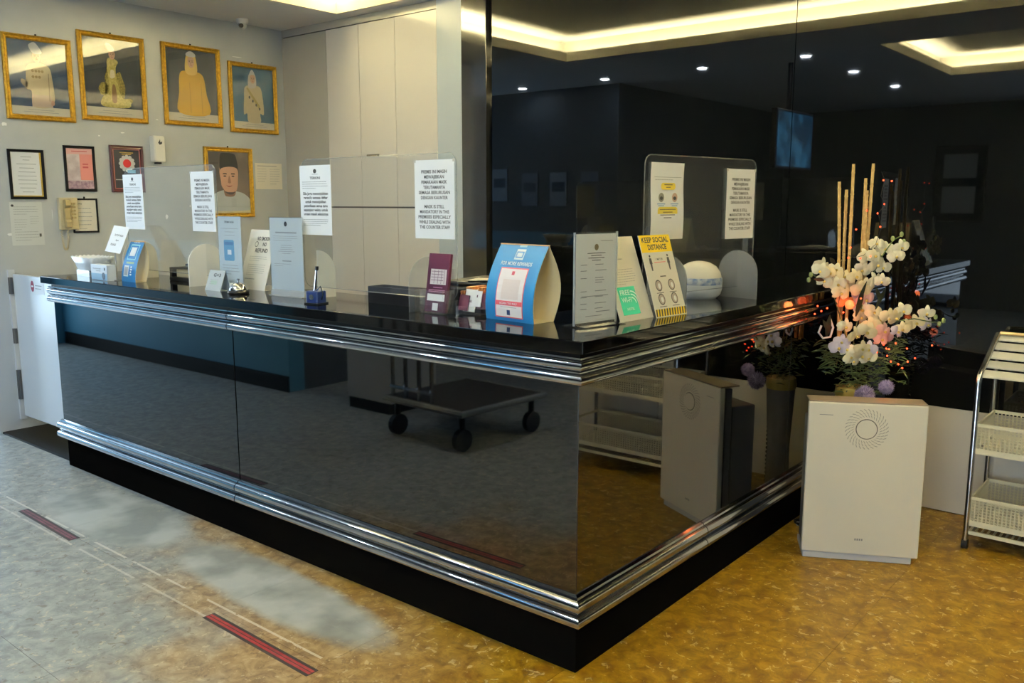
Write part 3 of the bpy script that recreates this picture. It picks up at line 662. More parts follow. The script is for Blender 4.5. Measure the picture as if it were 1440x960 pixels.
# air freshener
t = thing('air_freshener', 'white wall-mounted air freshener dispenser below the third portrait', 'dispenser', (WX, 1.241, 1.82), PI/2)
obj('case', B(-.045, .045, -.07, 0, 0, .19), WHITE, t, bevel=.012); o = obj('leaf_mark', MB().prism([(-.012, .14), (.0, .125), (.018, .132), (.02, .15), (.006, .142), (.004, .165), (-.004, .15)], -.0712, -.0704), INK, t)
obj('nozzle', B(-.018, .018, -.05, -.01, -.012, 0), BLACK, t)
# wall phone
PH = mat('yellowed_plastic', (.60, .52, .33), .4); PH2 = mat('yellowed_plastic_dark', (.40, .32, .16), .4)
t = thing('wall_telephone', 'old yellowed wall telephone with hanging coiled cord', 'telephone', (WX, .570, 1.342), PI/2)
obj('base', B(-.065, .062, -.035, 0, 0, .218), PH, t, bevel=.006)
hs = MB(); hs.prism([(-.034, .02), (-.034, .20), (-.06, .205), (-.078, .20), (-.078, .165), (-.055, .15), (-.055, .075), (-.078, .06), (-.078, .02), (-.06, .012)], -.048, -.008, 'x')
hs = MB().prism([(-.035, .02), (-.035, .20), (-.062, .207), (-.080, .20), (-.080, .165), (-.060, .15), (-.060, .07), (-.080, .055), (-.080, .018), (-.062, .012)], -.042, -.004, 'x')
obj('handset', hs, PH2, t, bevel=.005)
kp = MB()
for r in range(5):
    for c in range(2): kp.box(.015+c*.016, .027+c*.016, -.039, -.0345, .075+r*.024, .088+r*.024)
obj('keypad', kp, PH2, t)
cd = MB(); pts = []
for k in range(161):
    u = k/160; a = u*2*PI*26; ph = PI*u
    x = -.055+.032*(1-math.cos(ph))/2*1.3; z = -.003-.135*math.sin(ph)**.8
    pts.append((x+.006*math.cos(a), -.02+.006*math.sin(a), z))
cd.tube(pts, .0022, 5); obj('coiled_cord', cd, PH, t, smooth=True)

# ------------------------------------------------------------------ red and black floor tape
TPB = mat('black_tape', (.02, .018, .02), .5); TPR = noisy('red_tape', (.25, .012, .02), (.36, .03, .04), 30, .4)
for lab, xa, xb, ya, yb, dull in (('dull red and black floor tape strip further left, worn', -3.045, -2.45, -.50, -.515, True), ('bright red and black floor tape strip near the counter corner', -1.30, -.665, -.541, -.552, False)):
    an = math.atan2(yb-ya, xb-xa); L = math.hypot(xb-xa, yb-ya)
    t = thing('floor_tape', lab, 'floor marking', (xa, ya, 0), an, 'floor tape strips')
    obj('black_border', B(0, L, -.025, .025, .0002, .0008), TPB, t)
    obj('red_stripe', B(.004, L-.004, -.013, .013, .0008, .0012), noisy('worn_red_tape', (.10, .03, .05), (.2, .06, .09), 30, .5) if dull else TPR, t)
    obj('centre_line', B(.004, L-.004, -.0015, .0015, .0012, .0014), TPB, t)

# ------------------------------------------------------------------ things on the counter
def holder_box(name, m, parent, **k): return obj(name, m, ACR, parent, **k)
# 1 blue curved card
def curved_card(name, label, loc, rz, w, depth, h, lean, bulge, backb, top_strip=True):
    t = thing(name, label, 'card stand', loc, rz, 'blue curved card stands'); n = 12
    def fr(u): return (lean*u-bulge*math.sin(PI*min(u, 1)*.9)*.9*u**.2 if False else lean*u**1.6-bulge*math.sin(PI*u)*.35, h*u)
    F = [fr(k/n) for k in range(n+1)]
    Bk = [(depth+(lean-depth)*u**1.5*1.0+backb*math.sin(PI*u), h*u) for u in [k/n for k in range(n+1)]]
    Bk[-1] = (lean+.003, h)
    def strip(P, off, th=.0012):
        m = MB(); V = []
        for i, (y, z) in enumerate(P): V.append([m.bm.verts.new((x, y+o, z)) for x in (-w/2, w/2) for o in (off, off+th)])
        for A, C in zip(V, V[1:]):
            m.bm.faces.new([A[0], A[2], C[2], C[0]]); m.bm.faces.new([A[1], C[1], C[3], A[3]]); m.bm.faces.new([A[0], C[0], C[1], A[1]]); m.bm.faces.new([A[2], A[3], C[3], C[2]])
        m.bm.faces.new([V[0][0], V[0][1], V[0][3], V[0][2]]); m.bm.faces.new([V[-1][0], V[-1][2], V[-1][3], V[-1][1]])
        return m
    fp = obj('front_panel', strip(F, 0), BLUE, t, smooth=True); obj('inner_card', strip(F, .0013), BEIGE, t, smooth=True)
    obj('back_panel', strip(Bk, 0), BEIGE, t, smooth=True)
    obj('bottom_fold', B(-w/2, w/2, .002, depth, .0002, .0012), BEIGE, t)
    obj('top_strip', B(-w/2, w/2, lean-.002, lean+.006, h, h+.004), mat('orange_beige_strip', (.70, .42, .22), .6), t)
    def yf(z):
        u = z/h; return lean*u**1.6-bulge*math.sin(PI*u)*.35
    def wrap(pts, m, name, layer):
        # fine grid strip following the curved card
        xs0, xs1 = min(p[0] for p in pts), max(p[0] for p in pts); zs0, zs1 = min(p[1] for p in pts), max(p[1] for p in pts)
        b = MB(); k = 6; rows = []
        for i in range(k+1):
            z = zs0+(zs1-zs0)*i/k; rows.append([b.bm.verts.new((x, yf(z)-.0006*layer, z)) for x in (xs0, xs1)])
        for A, C in zip(rows, rows[1:]): b.bm.faces.new([A[0], A[1], C[1], C[0]])
        return obj(name, b, m, fp)
    return t, fp, yf, wrap
def wtext(fp, yf, s, u, v, h, m, wid, layer=2, bold=.02):
    o = text(fp, s, u, v, h, m, wid, bold=bold)
    for p in o.data.vertices: p.co.y = yf(p.co.z)-.0006*layer
    return o
WPR = mat('white_print', (.78, .80, .82), .5); PINK = mat('pink_red_print', (.75, .12, .16), .5)
t, fp, yf, wrap = curved_card('payment_card_stand', 'large blue curved card stand with FOR MORE REWARDS and pink framed panel', (-.43, .180, T), math.atan2(-.025, .238), .24, .10, .266, .075, .05, .045)
wtext(fp, yf, 'FOR MORE REWARDS', 0, .196, .013, WPR, .155)
wrap(rect(-.022, .022, .216, .252), WPR, 'phone_icon', 1); wrap(rect(-.018, .018, .222, .244), BLUE, 'phone_screen', 2); wrap(rect(-.013, .013, .226, .240), WPR, 'phone_symbol', 3); wrap(rect(-.018, .018, .259, .266), mat('pale_blue_print', (.3, .5, .65), .5), 'tag_print', 1)
wrap(rect(-.068, .070, .012, .188), PINK, 'pink_border', 1); wrap(rect(-.064, .066, .016, .184), mat('pale_pink_card', (.80, .74, .74), .5), 'card_face', 2)
wrap(rect(-.064, .066, .056, .072), PINK, 'red_band', 3); wrap(rect(-.040, .046, .078, .148), mat('code_plate', (.72, .62, .60), .5), 'blank_plate', 3)
wrap(rect(-.006, .008, .163, .176), PINK, 'round_mark', 3); wtext(fp, yf, 'SCAN TO PAY', 0, .060, .007, WPR, .09, 4)
wrap(rect(-.040, .040, .049, .0505), INK2, 'fine_print', 3); wrap(rect(-.008, .008, .022, .040), mat('navy_mark', (.02, .05, .15), .5), 'small_mark', 3)
# left smaller blue one
t, fp, yf, wrap = curved_card('payment_card_stand', 'small blue curved card stand beside a white arch foot at the left end', (-2.985, .095, T), 0, .145, .06, .208, .065, .01, .02)
wrap(rect(-.045, .045, .115, .195), mat('pale_aqua_print', (.35, .65, .72), .5), 'badge_outline', 1); wrap(rect(-.039, .039, .121, .189), BLUE, 'badge_field', 2); wrap(rect(-.028, .028, .135, .180), WPR, 'badge_symbol', 3)
wtext(fp, yf, 'SCAN HERE', 0, .202, .007, WPR, .06); wrap(rect(-.052, -.004, .028, .085), WPR, 'blank_plate', 1); wrap(rect(-.046, -.010, .034, .079), mat('grey_plate', (.4, .42, .45), .5), 'grey_plate', 2)
for k in range(4): wrap(rect(.012, .030-.004*(k % 2), .035+k*.013, .043+k*.013), WPR, 'small_letters', 1)
wrap(rect(-.04, .04, .095, .105), mat('olive_band', (.35, .45, .25), .5), 'green_band', 1)

# upright acrylic A4 holder near corner
an = math.atan2(.182, .025)
t = thing('upright_sign_holder', 'tall clear acrylic holder with typed licence, nearest the counter corner', 'sign holder', (-.14, .292, T), math.radians(80), 'acrylic sign holders')
obj('acrylic_sleeve', MB().box(-.102, .102, -.004, -.0025, .004, .318).box(-.102, .102, .0025, .004, .004, .318), ACR, t)
obj('acrylic_base', MB().prism([(-.05, 0), (.05, 0), (.05, .004), (.012, .006), (.004, .02), (-.004, .02), (-.012, .006), (-.05, .004)], -.102, .102, 'x'), ACR, t)
obj('side_edge', MB().box(-.104, -.101, -.004, .004, .004, .318).box(.101, .104, -.004, .004, .004, .318), ACRE, t)
pp = obj('paper', sheet_plate(.195, .300), PAPER, t, loc=(.0, -.002, .012))
shape(pp, ell(0, .255, .010, .011), mat('crest_brown', (.25, .2, .1), .5), 'crest'); bars(pp, para(-.045, .045, .236, 4, .008, .0022, 2, True), INK)
rr = []
for k, z in enumerate((.195, .175, .15, .105, .085, .063, .045)): rr += [(-.075, -.045, z, z+.0025), (-.005, .05 if k % 2 else .035, z, z+.0025)]
rr += [(-.005, .04, .142, .1445), (-.005, .03, .134, .1365)]+[(-.07, .06, .088, .0905)]+[(.0, .07, .033, .036), (-.05, .03, .02, .022), (.02, .08, .275, .277)]
bars(pp, rr, INK2)

# A-frame cards leaning back (local x right, facing -y)
def aframe(name, label, loc, rz, w, h, lean, mt, group='leaning table signs', back=True, dep=None):
    t = thing(name, label, 'table sign', loc, rz, group); L = math.hypot(h, lean)
    fp = obj('front_panel', sheet_plate(w, L, .003), mt, t, rot=(-math.atan2(lean, h), 0, 0))
    dep = dep or lean*1.9
    if back: L2 = math.hypot(h, dep-lean); obj('back_panel', sheet_plate(w, L2*.98, .002), mt, t, loc=(0, dep, 0), rot=(math.atan2(dep-lean, h), 0, 0)); obj('base_panel', B(-w/2, w/2, .003, dep, 0, .002), mt, t)
    return t, fp, L
CARDW = mat('glossy_white_card', (.70, .69, .63), .3)
rzw = math.radians(70)
t, fp, L = aframe('wifi_sign', 'white leaning card with green free wi-fi badge, right of the licence', (-.096, .50, T), math.radians(87), .205, .293, .105, CARDW, back=False)
GR = GRN; shape(fp, rect(-.075, .030, .022, .125), GR, 'green_badge'); text(fp, 'FREE', -.035, .095, .019, WPR, .058, layer=2); text(fp, 'WI-FI', -.035, .068, .019, WPR, .058, layer=2)
for k, r in enumerate((.024, .036, .048)):
    pts = ell(-.002, .062, r, r, 8, 0, PI/2)+ell(-.002, .062, r-.005, r-.005, 8, 0, PI/2)[::-1]; shape(fp, pts, WPR, 'signal_arc', 2)
text(fp, 'HOTEL', -.022, .038, .010, WPR, .045, layer=2); bars(fp, para(-.06, .07, .23, 1, .01, .004, 1)+para(-.075, .06, .19, 7, .009, .0018, 4), INK2)
t, fp, L = aframe('distance_sign', 'white leaning card headed KEEP SOCIAL DISTANCE in black on yellow', (-.058, .682, T), math.radians(84), .190, .296, .095, CARDW, back=False)
YB = mat('bright_yellow_print', (.85, .60, .02), .4); shape(fp, rect(-.095, .095, .245, L), YB, 'yellow_header')
text(fp, 'KEEP SOCIAL', 0, .283, .020, INK, .165, layer=2, bold=.03); text(fp, 'DISTANCE', .004, .255, .020, INK, .115, layer=2, bold=.03)
def man(x, z, s): 
    shape(fp, ell(x, z+s*.9, s*.08, s*.08, 10), INK, 'figure_head'); shape(fp, [(x-s*.1, z+s*.78), (x+s*.1, z+s*.78), (x+s*.14, z+s*.42), (x+s*.09, z+s*.42), (x+s*.06, z), (x-s*.06, z), (x-s*.09, z+s*.42), (x-s*.14, z+s*.42)], INK, 'figure_body')
man(-.055, .175, .062); man(.055, .175, .062); bars(fp, [(-.035, .035, .205, .2075)], PINK, 'arrow_line'); text(fp, '1 METER', 0, .214, .008, INK, .045)
bars(fp, [(-.018, .018, .150, .154)], INK)
for x, z in ((-.04, .118), (.04, .118), (-.04, .066), (.04, .066)):
    shape(fp, ell(x, z, .020, .022, 16), INK, 'pictogram_ring'); shape(fp, ell(x, z, .016, .018, 16), mat('pict_fill', (.42, .36, .32), .5), 'pictogram_disc', 2); shape(fp, ell(x+.002, z-.002, .008, .011, 12), WPR, 'pictogram_symbol', 3)
    bars(fp, [(x-.022, x+.022, z-.029, z-.0265)], INK)
shape(fp, rect(-.095, .095, .003, .030), YB, 'hazard_band')
for k in range(12):
    x = -.095+k*.0162; shape(fp, [(x, .003), (x+.008, .003), (x+.0125, .030), (x+.0045, .030)], INK, 'hazard_stripe', 2)

# dome steriliser
t = thing('dome_device', 'white round dome device with a blue band beside the sign cards', 'appliance', (-.28, 1.31, T))
DW = mat('dome_white', (.80, .77, .70), .25); DB = mat('dome_blue', (.45, .52, .66), .3)
obj('base', MB().lathe([(0, 0), (.075, 0), (.095, .018), (.102, .045), (.101, .062)], 28), mat('dome_pale_blue', (.62, .68, .76), .3), t, smooth=True)
obj('blue_band', MB().lathe([(.101, .062), (.1025, .07), (.101, .088), (.098, .092)], 28), noisy('blue_band_print', (.08, .16, .42), (.55, .6, .7), 45, .3), t, smooth=True)
obj('lid', MB().lathe([(.098, .092), (.092, .115), (.074, .14), (.045, .156), (.015, .162), (0, .1625)], 28), DW, t, smooth=True)

# middle: brochure holders
MAROON = mat('maroon_card', (.075, .012, .04), .35)
t = thing('leaflet_holder', 'clear acrylic holder with a tall maroon leaflet, left of the card holder', 'leaflet holder', (-.784, .175, T), math.radians(-2), 'acrylic leaflet holders')
obj('pocket', MB().box(-.062, .062, -.03, -.028, 0, .09).box(-.062, -.060, -.028, .035, 0, .09).box(.060, .062, -.028, .035, 0, .09).box(-.062, .062, -.03, .04, 0, .003), ACR, t)
obj('back_plate', MB().box(-.062, .062, 0, .002, 0, .17, Matrix.Translation((0, .02, 0)) @ Matrix.Rotation(-.14, 4, 'X')), ACR, t)
lf = obj('leaflet', sheet_plate(.115, .222, .012), MAROON, t, loc=(.0, -.012, .006), rot=(-.15, 0, 0))
shape(lf, rect(-.04, .046, .105, .163), mat('map_paper', (.55, .53, .55), .5), 'white_panel'); bars(lf, [(-.036, .03, .12+k*.011, .122+k*.011) for k in range(4)]+[(x, x+.002, .108, .16) for x in (-.02, .0, .018, .034)], mat('plum_ink', (.15, .08, .14), .5), 'panel_lines', 2)
bars(lf, [(-.02, .03, .092, .095), (-.044, .044, .082, .085), (-.044, .044, .076, .079)], mat('mauve_ink', (.4, .2, .32), .5)); shape(lf, rect(-.048, .046, .042, .068), PAPER, 'white_band'); shape(lf, rect(-.016, .014, .006, .034), PAPER, 'white_tag')
t = thing('card_holder', 'low clear acrylic holder with white name cards, left of the blue stand', 'card holder', (-.662, .24, T), math.radians(10), 'acrylic leaflet holders')
obj('tray', MB().box(-.055, .055, -.03, -.028, 0, .032).box(-.055, -.053, -.03, .04, 0, .05).box(.053, .055, -.03, .04, 0, .05).box(-.055, .055, -.03, .045, 0, .003), ACR, t)
for k, (x, z, c) in enumerate(((-.035, .018, MAROON), (-.012, .012, PAPER), (.012, .045, PAPER), (.036, .03, MAROON))):
    cc = obj('name_card', sheet_plate(.05 if k in (1, 2) else .042, .085 if k == 1 else .06, .004), c, t, loc=(x, -.014+.006*k, z*.6+.003), rot=(-.25, .06 if k < 2 else .02, 0))
    if c is PAPER: text(cc, 'HR' if k == 1 else 'M', 0, .035, .010, MAROON, .016)
t = thing('snack_pack_box', 'orange and brown packets in a dark box behind the name cards', 'box', (-.705, .355, T), 0)
obj('box_tray', MB().box(-.08, .08, -.06, -.056, 0, .05).box(-.08, .08, .056, .06, 0, .09).box(-.08, -.076, -.056, .056, 0, .07).box(.076, .08, -.056, .056, 0, .07).box(-.08, .08, -.06, .06, 0, .003), BLACK, t)
for k in range(5):
    obj('packet', B(-.07+k*.028, -.046+k*.028, -.05, .045, .004, .085+.012*(k % 2)), (noisy('orange_packet', (.45, .12, .03), (.65, .33, .14), 60, .4) if k % 2 else noisy('brown_packet', (.10, .03, .02), (.35, .14, .06), 60, .4)), t, bevel=.003, rot=(0, .06*(k-2), 0))
# black printer box with papers, behind
t = thing('desk_printer', 'black desktop printer behind the counter with loose papers on top', 'printer', (-.88, .66, .745), math.radians(6))
obj('body', B(-.2, .2, -.16, .16, 0, .435), BLACK, t, bevel=.012); obj('lid', B(-.19, .19, -.15, .15, .435, .458), BLACK, t, bevel=.01); obj('output_slot', B(-.15, .15, -.163, -.158, .1, .14), mat('slot_black', (.003, .003, .003), .9), t)
o = obj('loose_paper', MB().box(-.1, .1, -.06, .06, 0, .0015).box(-.07, .11, -.075, .03, .002, .0035, Matrix.Rotation(.3, 4, 'Z') @ Matrix.Rotation(.06, 4, 'Y')), PAPER2); tag(o, 'loose white papers lying on the black printer', 'paper'); o.location = (-.86, .60, .745+.461); o.rotation_euler = (0, 0, .4)
# low black box put in for the dark opening behind the counter
t = thing('dark_gap_box', 'low long black box standing in for the dark opening behind the counter', 'tray', (-1.125, .30, T), 0)
obj('tray_base', B(-.14, .14, -.045, .045, 0, .004), BLACK, t); obj('tray_wall', MB().box(-.14, .14, -.045, -.041, .004, .07).box(-.14, .14, .041, .045, .004, .07).box(-.14, -.136, -.041, .041, .004, .07).box(.136, .14, -.041, .041, .004, .07), BLACK, t)
obj('box_fill', B(-.13, .13, -.038, .038, .005, .05), mat('box_fill_black', (.02, .02, .022), .5), t)
# desk phone/printer at the left with beige body
t = thing('desk_organiser', 'black and beige desk machine between the two white arch feet', 'office machine', (-2.76, .35, T), math.radians(0))
obj('base', B(-.14, .14, -.07, .09, 0, .02), BLACK, t, bevel=.004); obj('beige_block', B(-.10, .13, -.05, .08, .02, .062), mat('beige_plastic', (.5, .42, .26), .5), t, bevel=.004)
obj('lid', MB().box(-.15, .14, -.06, .09, .066, .078, Matrix.Rotation(-.05, 4, 'Y')), BLACK, t, bevel=.003); obj('side_post', MB().box(-.15, -.13, -.06, .08, .0, .07).box(.13, .148, -.03, .02, .0, .065), BLACK, t)
obj('pen_tray', MB().tube([(-.05, -.02, .085), (.12, .0, .098)], .006, 6).tube([(-.07, .02, .083), (.02, .03, .10)], .005, 6), BLACK, t)

# acrylic stand with phone poster (308..342)
t = thing('upright_sign_holder', 'clear acrylic holder with blue phone picture poster, behind the small number card', 'sign holder', (-2.19, .205, T), 0, 'acrylic sign holders')
def std(t, w, h, lean=.03, paper=PAPER):
    obj('acrylic_sleeve', MB().box(-w/2-.004, w/2+.004, -.003, -.0015, 0, h+.008).box(-w/2-.004, w/2+.004, .0015, .003, 0, h+.008), ACR, t)
    obj('acrylic_base', MB().prism([(-.02, 0), (.03, 0), (.03, .003), (.006, .004), (.003, .03), (-.003, .03), (-.006, .004), (-.02, .003)], -w/2-.004, w/2+.004, 'x'), ACRE, t)
    return obj('paper', sheet_plate(w, h), paper, t, loc=(0, -.0012, .004))
pp = std(t, .19, .345, paper=mat('pale_blue_paper', (.62, .68, .72), .5))
text(pp, 'TERIMA KASIH', 0, .315, .010, INK, .08); bars(pp, para(-.07, .07, .29, 3, .016, .002, 2, True), INK2)
shape(pp, rrect(-.052, .034, .135, .235, .01), mat('phone_blue', (.10, .30, .52), .5), 'phone_picture'); shape(pp, rect(-.022, .010, .165, .188), WPR, 'phone_symbol', 2); shape(pp, rect(-.046, .028, .21, .225), mat('deep_blue', (.05, .18, .4), .5), 'phone_band', 2)
bars(pp, para(-.07, .07, .115, 4, .014, .003, 8), INK2)
t = thing('upright_sign_holder', 'widest clear acrylic holder with typed letter, right of the leaning no-smoking card', 'sign holder', (-1.72, .185, T), math.radians(4), 'acrylic sign holders')
pp = std(t, .215, .345, paper=mat('pale_blue_paper', (.62, .68, .72), .5)); shape(pp, ell(0, .318, .010, .011), INK, 'crest')
bars(pp, [(-.07, .07, .277, .283)]+para(-.085, .085, .265, 3, .009, .002, 3)+para(-.06, .06, .225, 5, .009, .002, 4, True)+[(-.03, .03, .152, .157)]+para(-.085, .03, .142, 2, .009, .002, 6), INK2)
# leaning NO SMOKING card
t, fp, L = aframe('refund_sign', 'white leaning card headed in bold black capitals, behind the silver bell', (-2.12, .262, T), 0, .215, .285, .09, mat('warm_white_card', (.74, .73, .69), .45))
text(fp, 'NO SMOKING', .02, .245, .019, INK, .115, bold=.03); text(fp, 'NO', .03, .217, .019, INK, .03, bold=.03); text(fp, 'REFUND', .015, .186, .019, INK, .10, bold=.03); shape(fp, ell(-.035, .226, .014, .014), INK, 'ring_mark'); shape(fp, ell(-.035, .226, .011, .011), CARDW, 'ring_inner', 2)
bars(fp, para(-.07, .08, .165, 3, .010, .002, 1)+para(-.07, .08, .125, 6, .010, .002, 5)+para(-.07, .05, .055, 1, .01, .004, 5), INK2)
# small number card in acrylic wedge
t, fp, L = aframe('number_card', 'small grey acrylic wedge card with bold number, left of the bell', (-2.22, .115, T), 0, .13, .095, .035, mat('grey_acrylic_card', (.40, .45, .48), .3), dep=.06)
text(fp, 'G+3', .008, .070, .016, INK, .06, bold=.03); bars(fp, para(-.04, .03, .055, 3, .01, .002, 2), INK2); shape(fp, rect(-.03, .02, .03, .05), mat('green_tint', (.35, .48, .42), .5), 'green_patch')
# second little acrylic wedge behind
# service bell
t = thing('service_bell', 'silver service bell on a black base in front of the leaning card', 'bell', (-2.01, .12, T))
obj('base', MB().lathe([(0, 0), (.048, 0), (.050, .006), (.046, .016), (0, .016)], 28), BLACK, t, smooth=True)
obj('dome', MB().lathe([(.041, .016), (.040, .024), (.033, .038), (.018, .048), (.005, .051), (0, .051)], 28), CHROME, t, smooth=True)
obj('plunger', MB().lathe([(0, .051), (.004, .051), (.004, .060), (.008, .062), (.007, .068), (0, .070)], 12), CHROME, t, smooth=True)
o = obj('paper_cup', MB().lathe([(.013, 0), (.014, .042), (.0125, .042), (.0115, .002)], 16), WHITE); tag(o, 'tiny white cup beside the left of the silver bell', 'cup'); o.location = (-2.085, .14, T)
# pen with blue base
t = thing('pen_holder', 'dark blue block pen stand with a silver chained pen', 'pen stand', (-1.395, .085, T), math.radians(10))
obj('block', MB().box(-.032, .032, -.028, .028, .0, .055), mat('navy_plastic', (.008, .025, .13), .3), t, bevel=.006); obj('foot', B(-.036, .036, -.034, .034, 0, .006), BLACK, t)
obj('pen', MB().tube([(-.006, 0, .055), (.008, .0, .145)], .005, 8, r2=.0035), CHROME, t, smooth=True); obj('pen_cap', MB().tube([(.008, 0, .140), (.010, 0, .156)], .0075, 8), BLACK, t)
obj('chain', MB().tube([(.012, -.01, .056), (.036, -.012, .075), (.046, -.01, .045), (.040, -.012, .02)], .003, 6), CHROME, t, smooth=True)
obj('emblem', MB().prism(ell(0, .03, .012, .012, 12), -.0292, -.0282), CHROME, t)
# scalloped tray, box, note at far left
t = thing('scalloped_basket', 'white scalloped plastic basket at the far left end of the counter', 'basket', (-3.535, .17, T), math.radians(-4))
m = MB(); n = 48; rings = []
for lv, (rx, ry, z) in enumerate(((.11, .06, .035), (.125, .07, .07), (.15, .085, .105))):
    ring = []
    for k in range(n):
        a = 2*PI*k/n; ca, sa = math.cos(a), math.sin(a); q = (abs(ca)**4+abs(sa)**4)**-.25
        ring.append(m.bm.verts.new((rx*ca*q, ry*sa*q, z+(.006*abs(math.sin(a*12)) if lv == 2 else 0))))
    rings.append(ring)
for A, C in zip(rings, rings[1:]):
    for k in range(n): m.bm.faces.new([A[k], A[(k+1) % n], C[(k+1) % n], C[k]])
m.bm.faces.new(rings[0])
o = obj('basket_body', m, mat('basket_white', (.74, .76, .76), .3), t, smooth=True); s = o.modifiers.new('wall', 'SOLIDIFY'); s.thickness = .003
obj('clear_lower_tray', MB().box(-.1, .08, -.055, -.052, 0, .034).box(-.1, .08, .052, .055, 0, .034).box(-.1, -.097, -.052, .052, 0, .034).box(.077, .08, -.052, .052, 0, .034).box(-.1, .08, -.052, .052, 0, .004), ACRE, t)
t = thing('pen_box', 'small white and blue printed box in front of the scalloped basket', 'box', (-3.19, .038, T), 0)
bx = obj('box', B(-.09, .09, 0, .05, 0, .085), mat('box_white', (.66, .70, .74), .4), t, bevel=.002); shape(bx, rect(-.088, .088, .002, .038), mat('box_blue', (.28, .48, .66), .5), 'blue_band'); text(bx, 'Customer', -.02, .060, .010, INK2, .09, bold=.01, layer=2); bars(bx, [(-.03, .02, .050, .053)], INK2, layer=2)
shape(bx, rect(.06, .072, .056, .07), INK, 'small_mark', 2); shape(bx, ell(.052, .025, .017, .020), mat('navy_spot', (.01, .02, .05), .4), 'dark_spot', 3)
t = thing('tilted_note', 'white note on a thin pole leaning left behind the small blue stand', 'note', (-3.14, .105, T), 0)
obj('pole', MB().box(.01, .016, -.003, .003, 0, .16).box(-.03, .05, -.03, .03, 0, .004), ACRE, t)
nt = obj('note_paper', sheet_plate(.168, .15), PAPER, t, loc=(0, -.01, .15), rot=(-.40, math.radians(3), 0))
text(nt, 'TUTUP PADA', .005, .092, .012, INK, .095); text(nt, '6pm', .005, .066, .010, INK, .03); text(nt, 'PLEASE', -.02, .038, .012, INK, .055)

# ------------------------------------------------------------------ air purifier
t = thing('air_purifier', 'white floor-standing air purifier with round front grille below the flowers', 'air purifier', (.205, 1.407, 0), math.atan2(.209, .397))
PW = .474; PURM = noisy('purifier_cream_white', (.76, .72, .62), (.80, .76, .66), 1.5, .3)
fpn = obj('front_panel', B(0, PW, 0, .03, .030, .695), PURM, t, bevel=.005)
obj('base', B(.006, PW-.024, .008, .21, 0, .029), mat('purifier_base_white', (.58, .58, .62), .4), t, bevel=.004)
obj('body', MB().box(.006, PW-.006, .033, .075, .031, .688).box(.012, PW-.012, .075, .21, .031, .60), mat('purifier_grey_body', (.16, .16, .17), .4), t, bevel=.006)
obj('top_lid', B(.002, PW-.002, .004, .11, .694, .701), mat('purifier_brown_top', (.20, .16, .13), .35), t, bevel=.002)
CX, CZ = .236, .586
m = MB()
for ring in range(3):
    for k in range(32):
        a = 2*PI*k/32+ring*.11; r0 = .052+ring*.0125; r1 = r0+.010
        p = [(CX+r*math.cos(a+tw), CZ+r*math.sin(a+tw)) for r, tw in ((r0, 0), (r1, .12), (r1, .17), (r0, .05))]
        m.prism(p, -.0008, -.0001)
obj('swirl_grille', m, mat('grille_shadow', (.40, .38, .33), .6), fpn)
obj('grille_ring', MB().prism(ell(CX, CZ, .044, .044, 32), -.0012, -.0002), mat('ring_dark', (.12, .11, .09), .5), fpn)
obj('control_disc', MB().prism(ell(CX, CZ, .040, .040, 32), -.004, -.0012), PURM, fpn)
bars(fpn, [(.045, .045+.055, .640, .6425)], mat('grey_logo', (.3, .3, .3), .5), 'brand_mark')
o = bars(fpn, [(.215+k*.009, .221+k*.009, .094, .103) for k in range(4)], mat('grey_logo', (.3, .3, .3), .5), 'brand_mark')
# adapter with cable on the floor left of purifier
t = thing('power_adapter', 'white power adapter with looped cable on floor left of the purifier', 'adapter', (.085, 1.81, 0))
obj('adapter_body', B(-.03, .02, -.02, .03, 0, .045), WHITE, t, bevel=.006); pts = [(.0+.05*math.cos(a)*1.0, -.03+.03*math.sin(a)-.02, .01+.03*a/20+.015*math.sin(a*.7)) for a in [k*.35 for k in range(50)]]
obj('cable', MB().tube(pts, .0035, 6), BLACK, t, smooth=True); obj('plug_strip', B(-.045, .035, -.045, -.03, .0, .02), mat('grey_plug', (.5, .5, .5), .4), t, bevel=.003)

# ------------------------------------------------------------------ flower arrangement behind the purifier
RV = Vector((math.cos(math.radians(39.47)), math.sin(math.radians(39.47)), 0)); FVv = Vector((-RV.y, RV.x, 0))
FX, FY = .175, 2.03
t = thing('flower_arrangement', 'tall vase arrangement of cream orchids, bamboo sticks and red fairy lights', 'flower arrangement', (FX, FY, 0), math.radians(39.47))
# local x = right in the room view, local y = away; px coordinates of the photograph turned to metres once, by hand: u=(px-1180)*.00346, z=.604-(py-557)*.0035
def FP(px, py, d=0): z = .604-(py-557)*.00338; return Vector(((px-1187-(z-.604)*17.8)*.00343, d, z))
obj('vase', MB().lathe([(0, 0), (.07, 0), (.075, .01), (.06, .04), (.055, .3), (.07, .60), (.065, .605), (.05, .3), (.05, .05), (0, .045)], 24), mat('smoky_vase', (.22, .22, .25), .15), t, smooth=True)
obj('gold_rim', MB().lathe([(.0, .60), (.072, .60), (.076, .62), (.072, .655), (.06, .655), (0, .65)], 24), mat('gold_foil', (.45, .35, .1), .4, metal=.5), t, smooth=True)
bd = MB()
for k in range(26): bd.sphere((.075, -.02, .62-.022*k), .009, 6, 4)
obj('bead_string', bd, mat('black_bead', (.02, .02, .02), .2), t, smooth=True)
BAM = noisy('bamboo', (.45, .27, .08), (.62, .42, .16), 40, .5); DST = mat('dark_twig', (.03, .02, .02), .7)
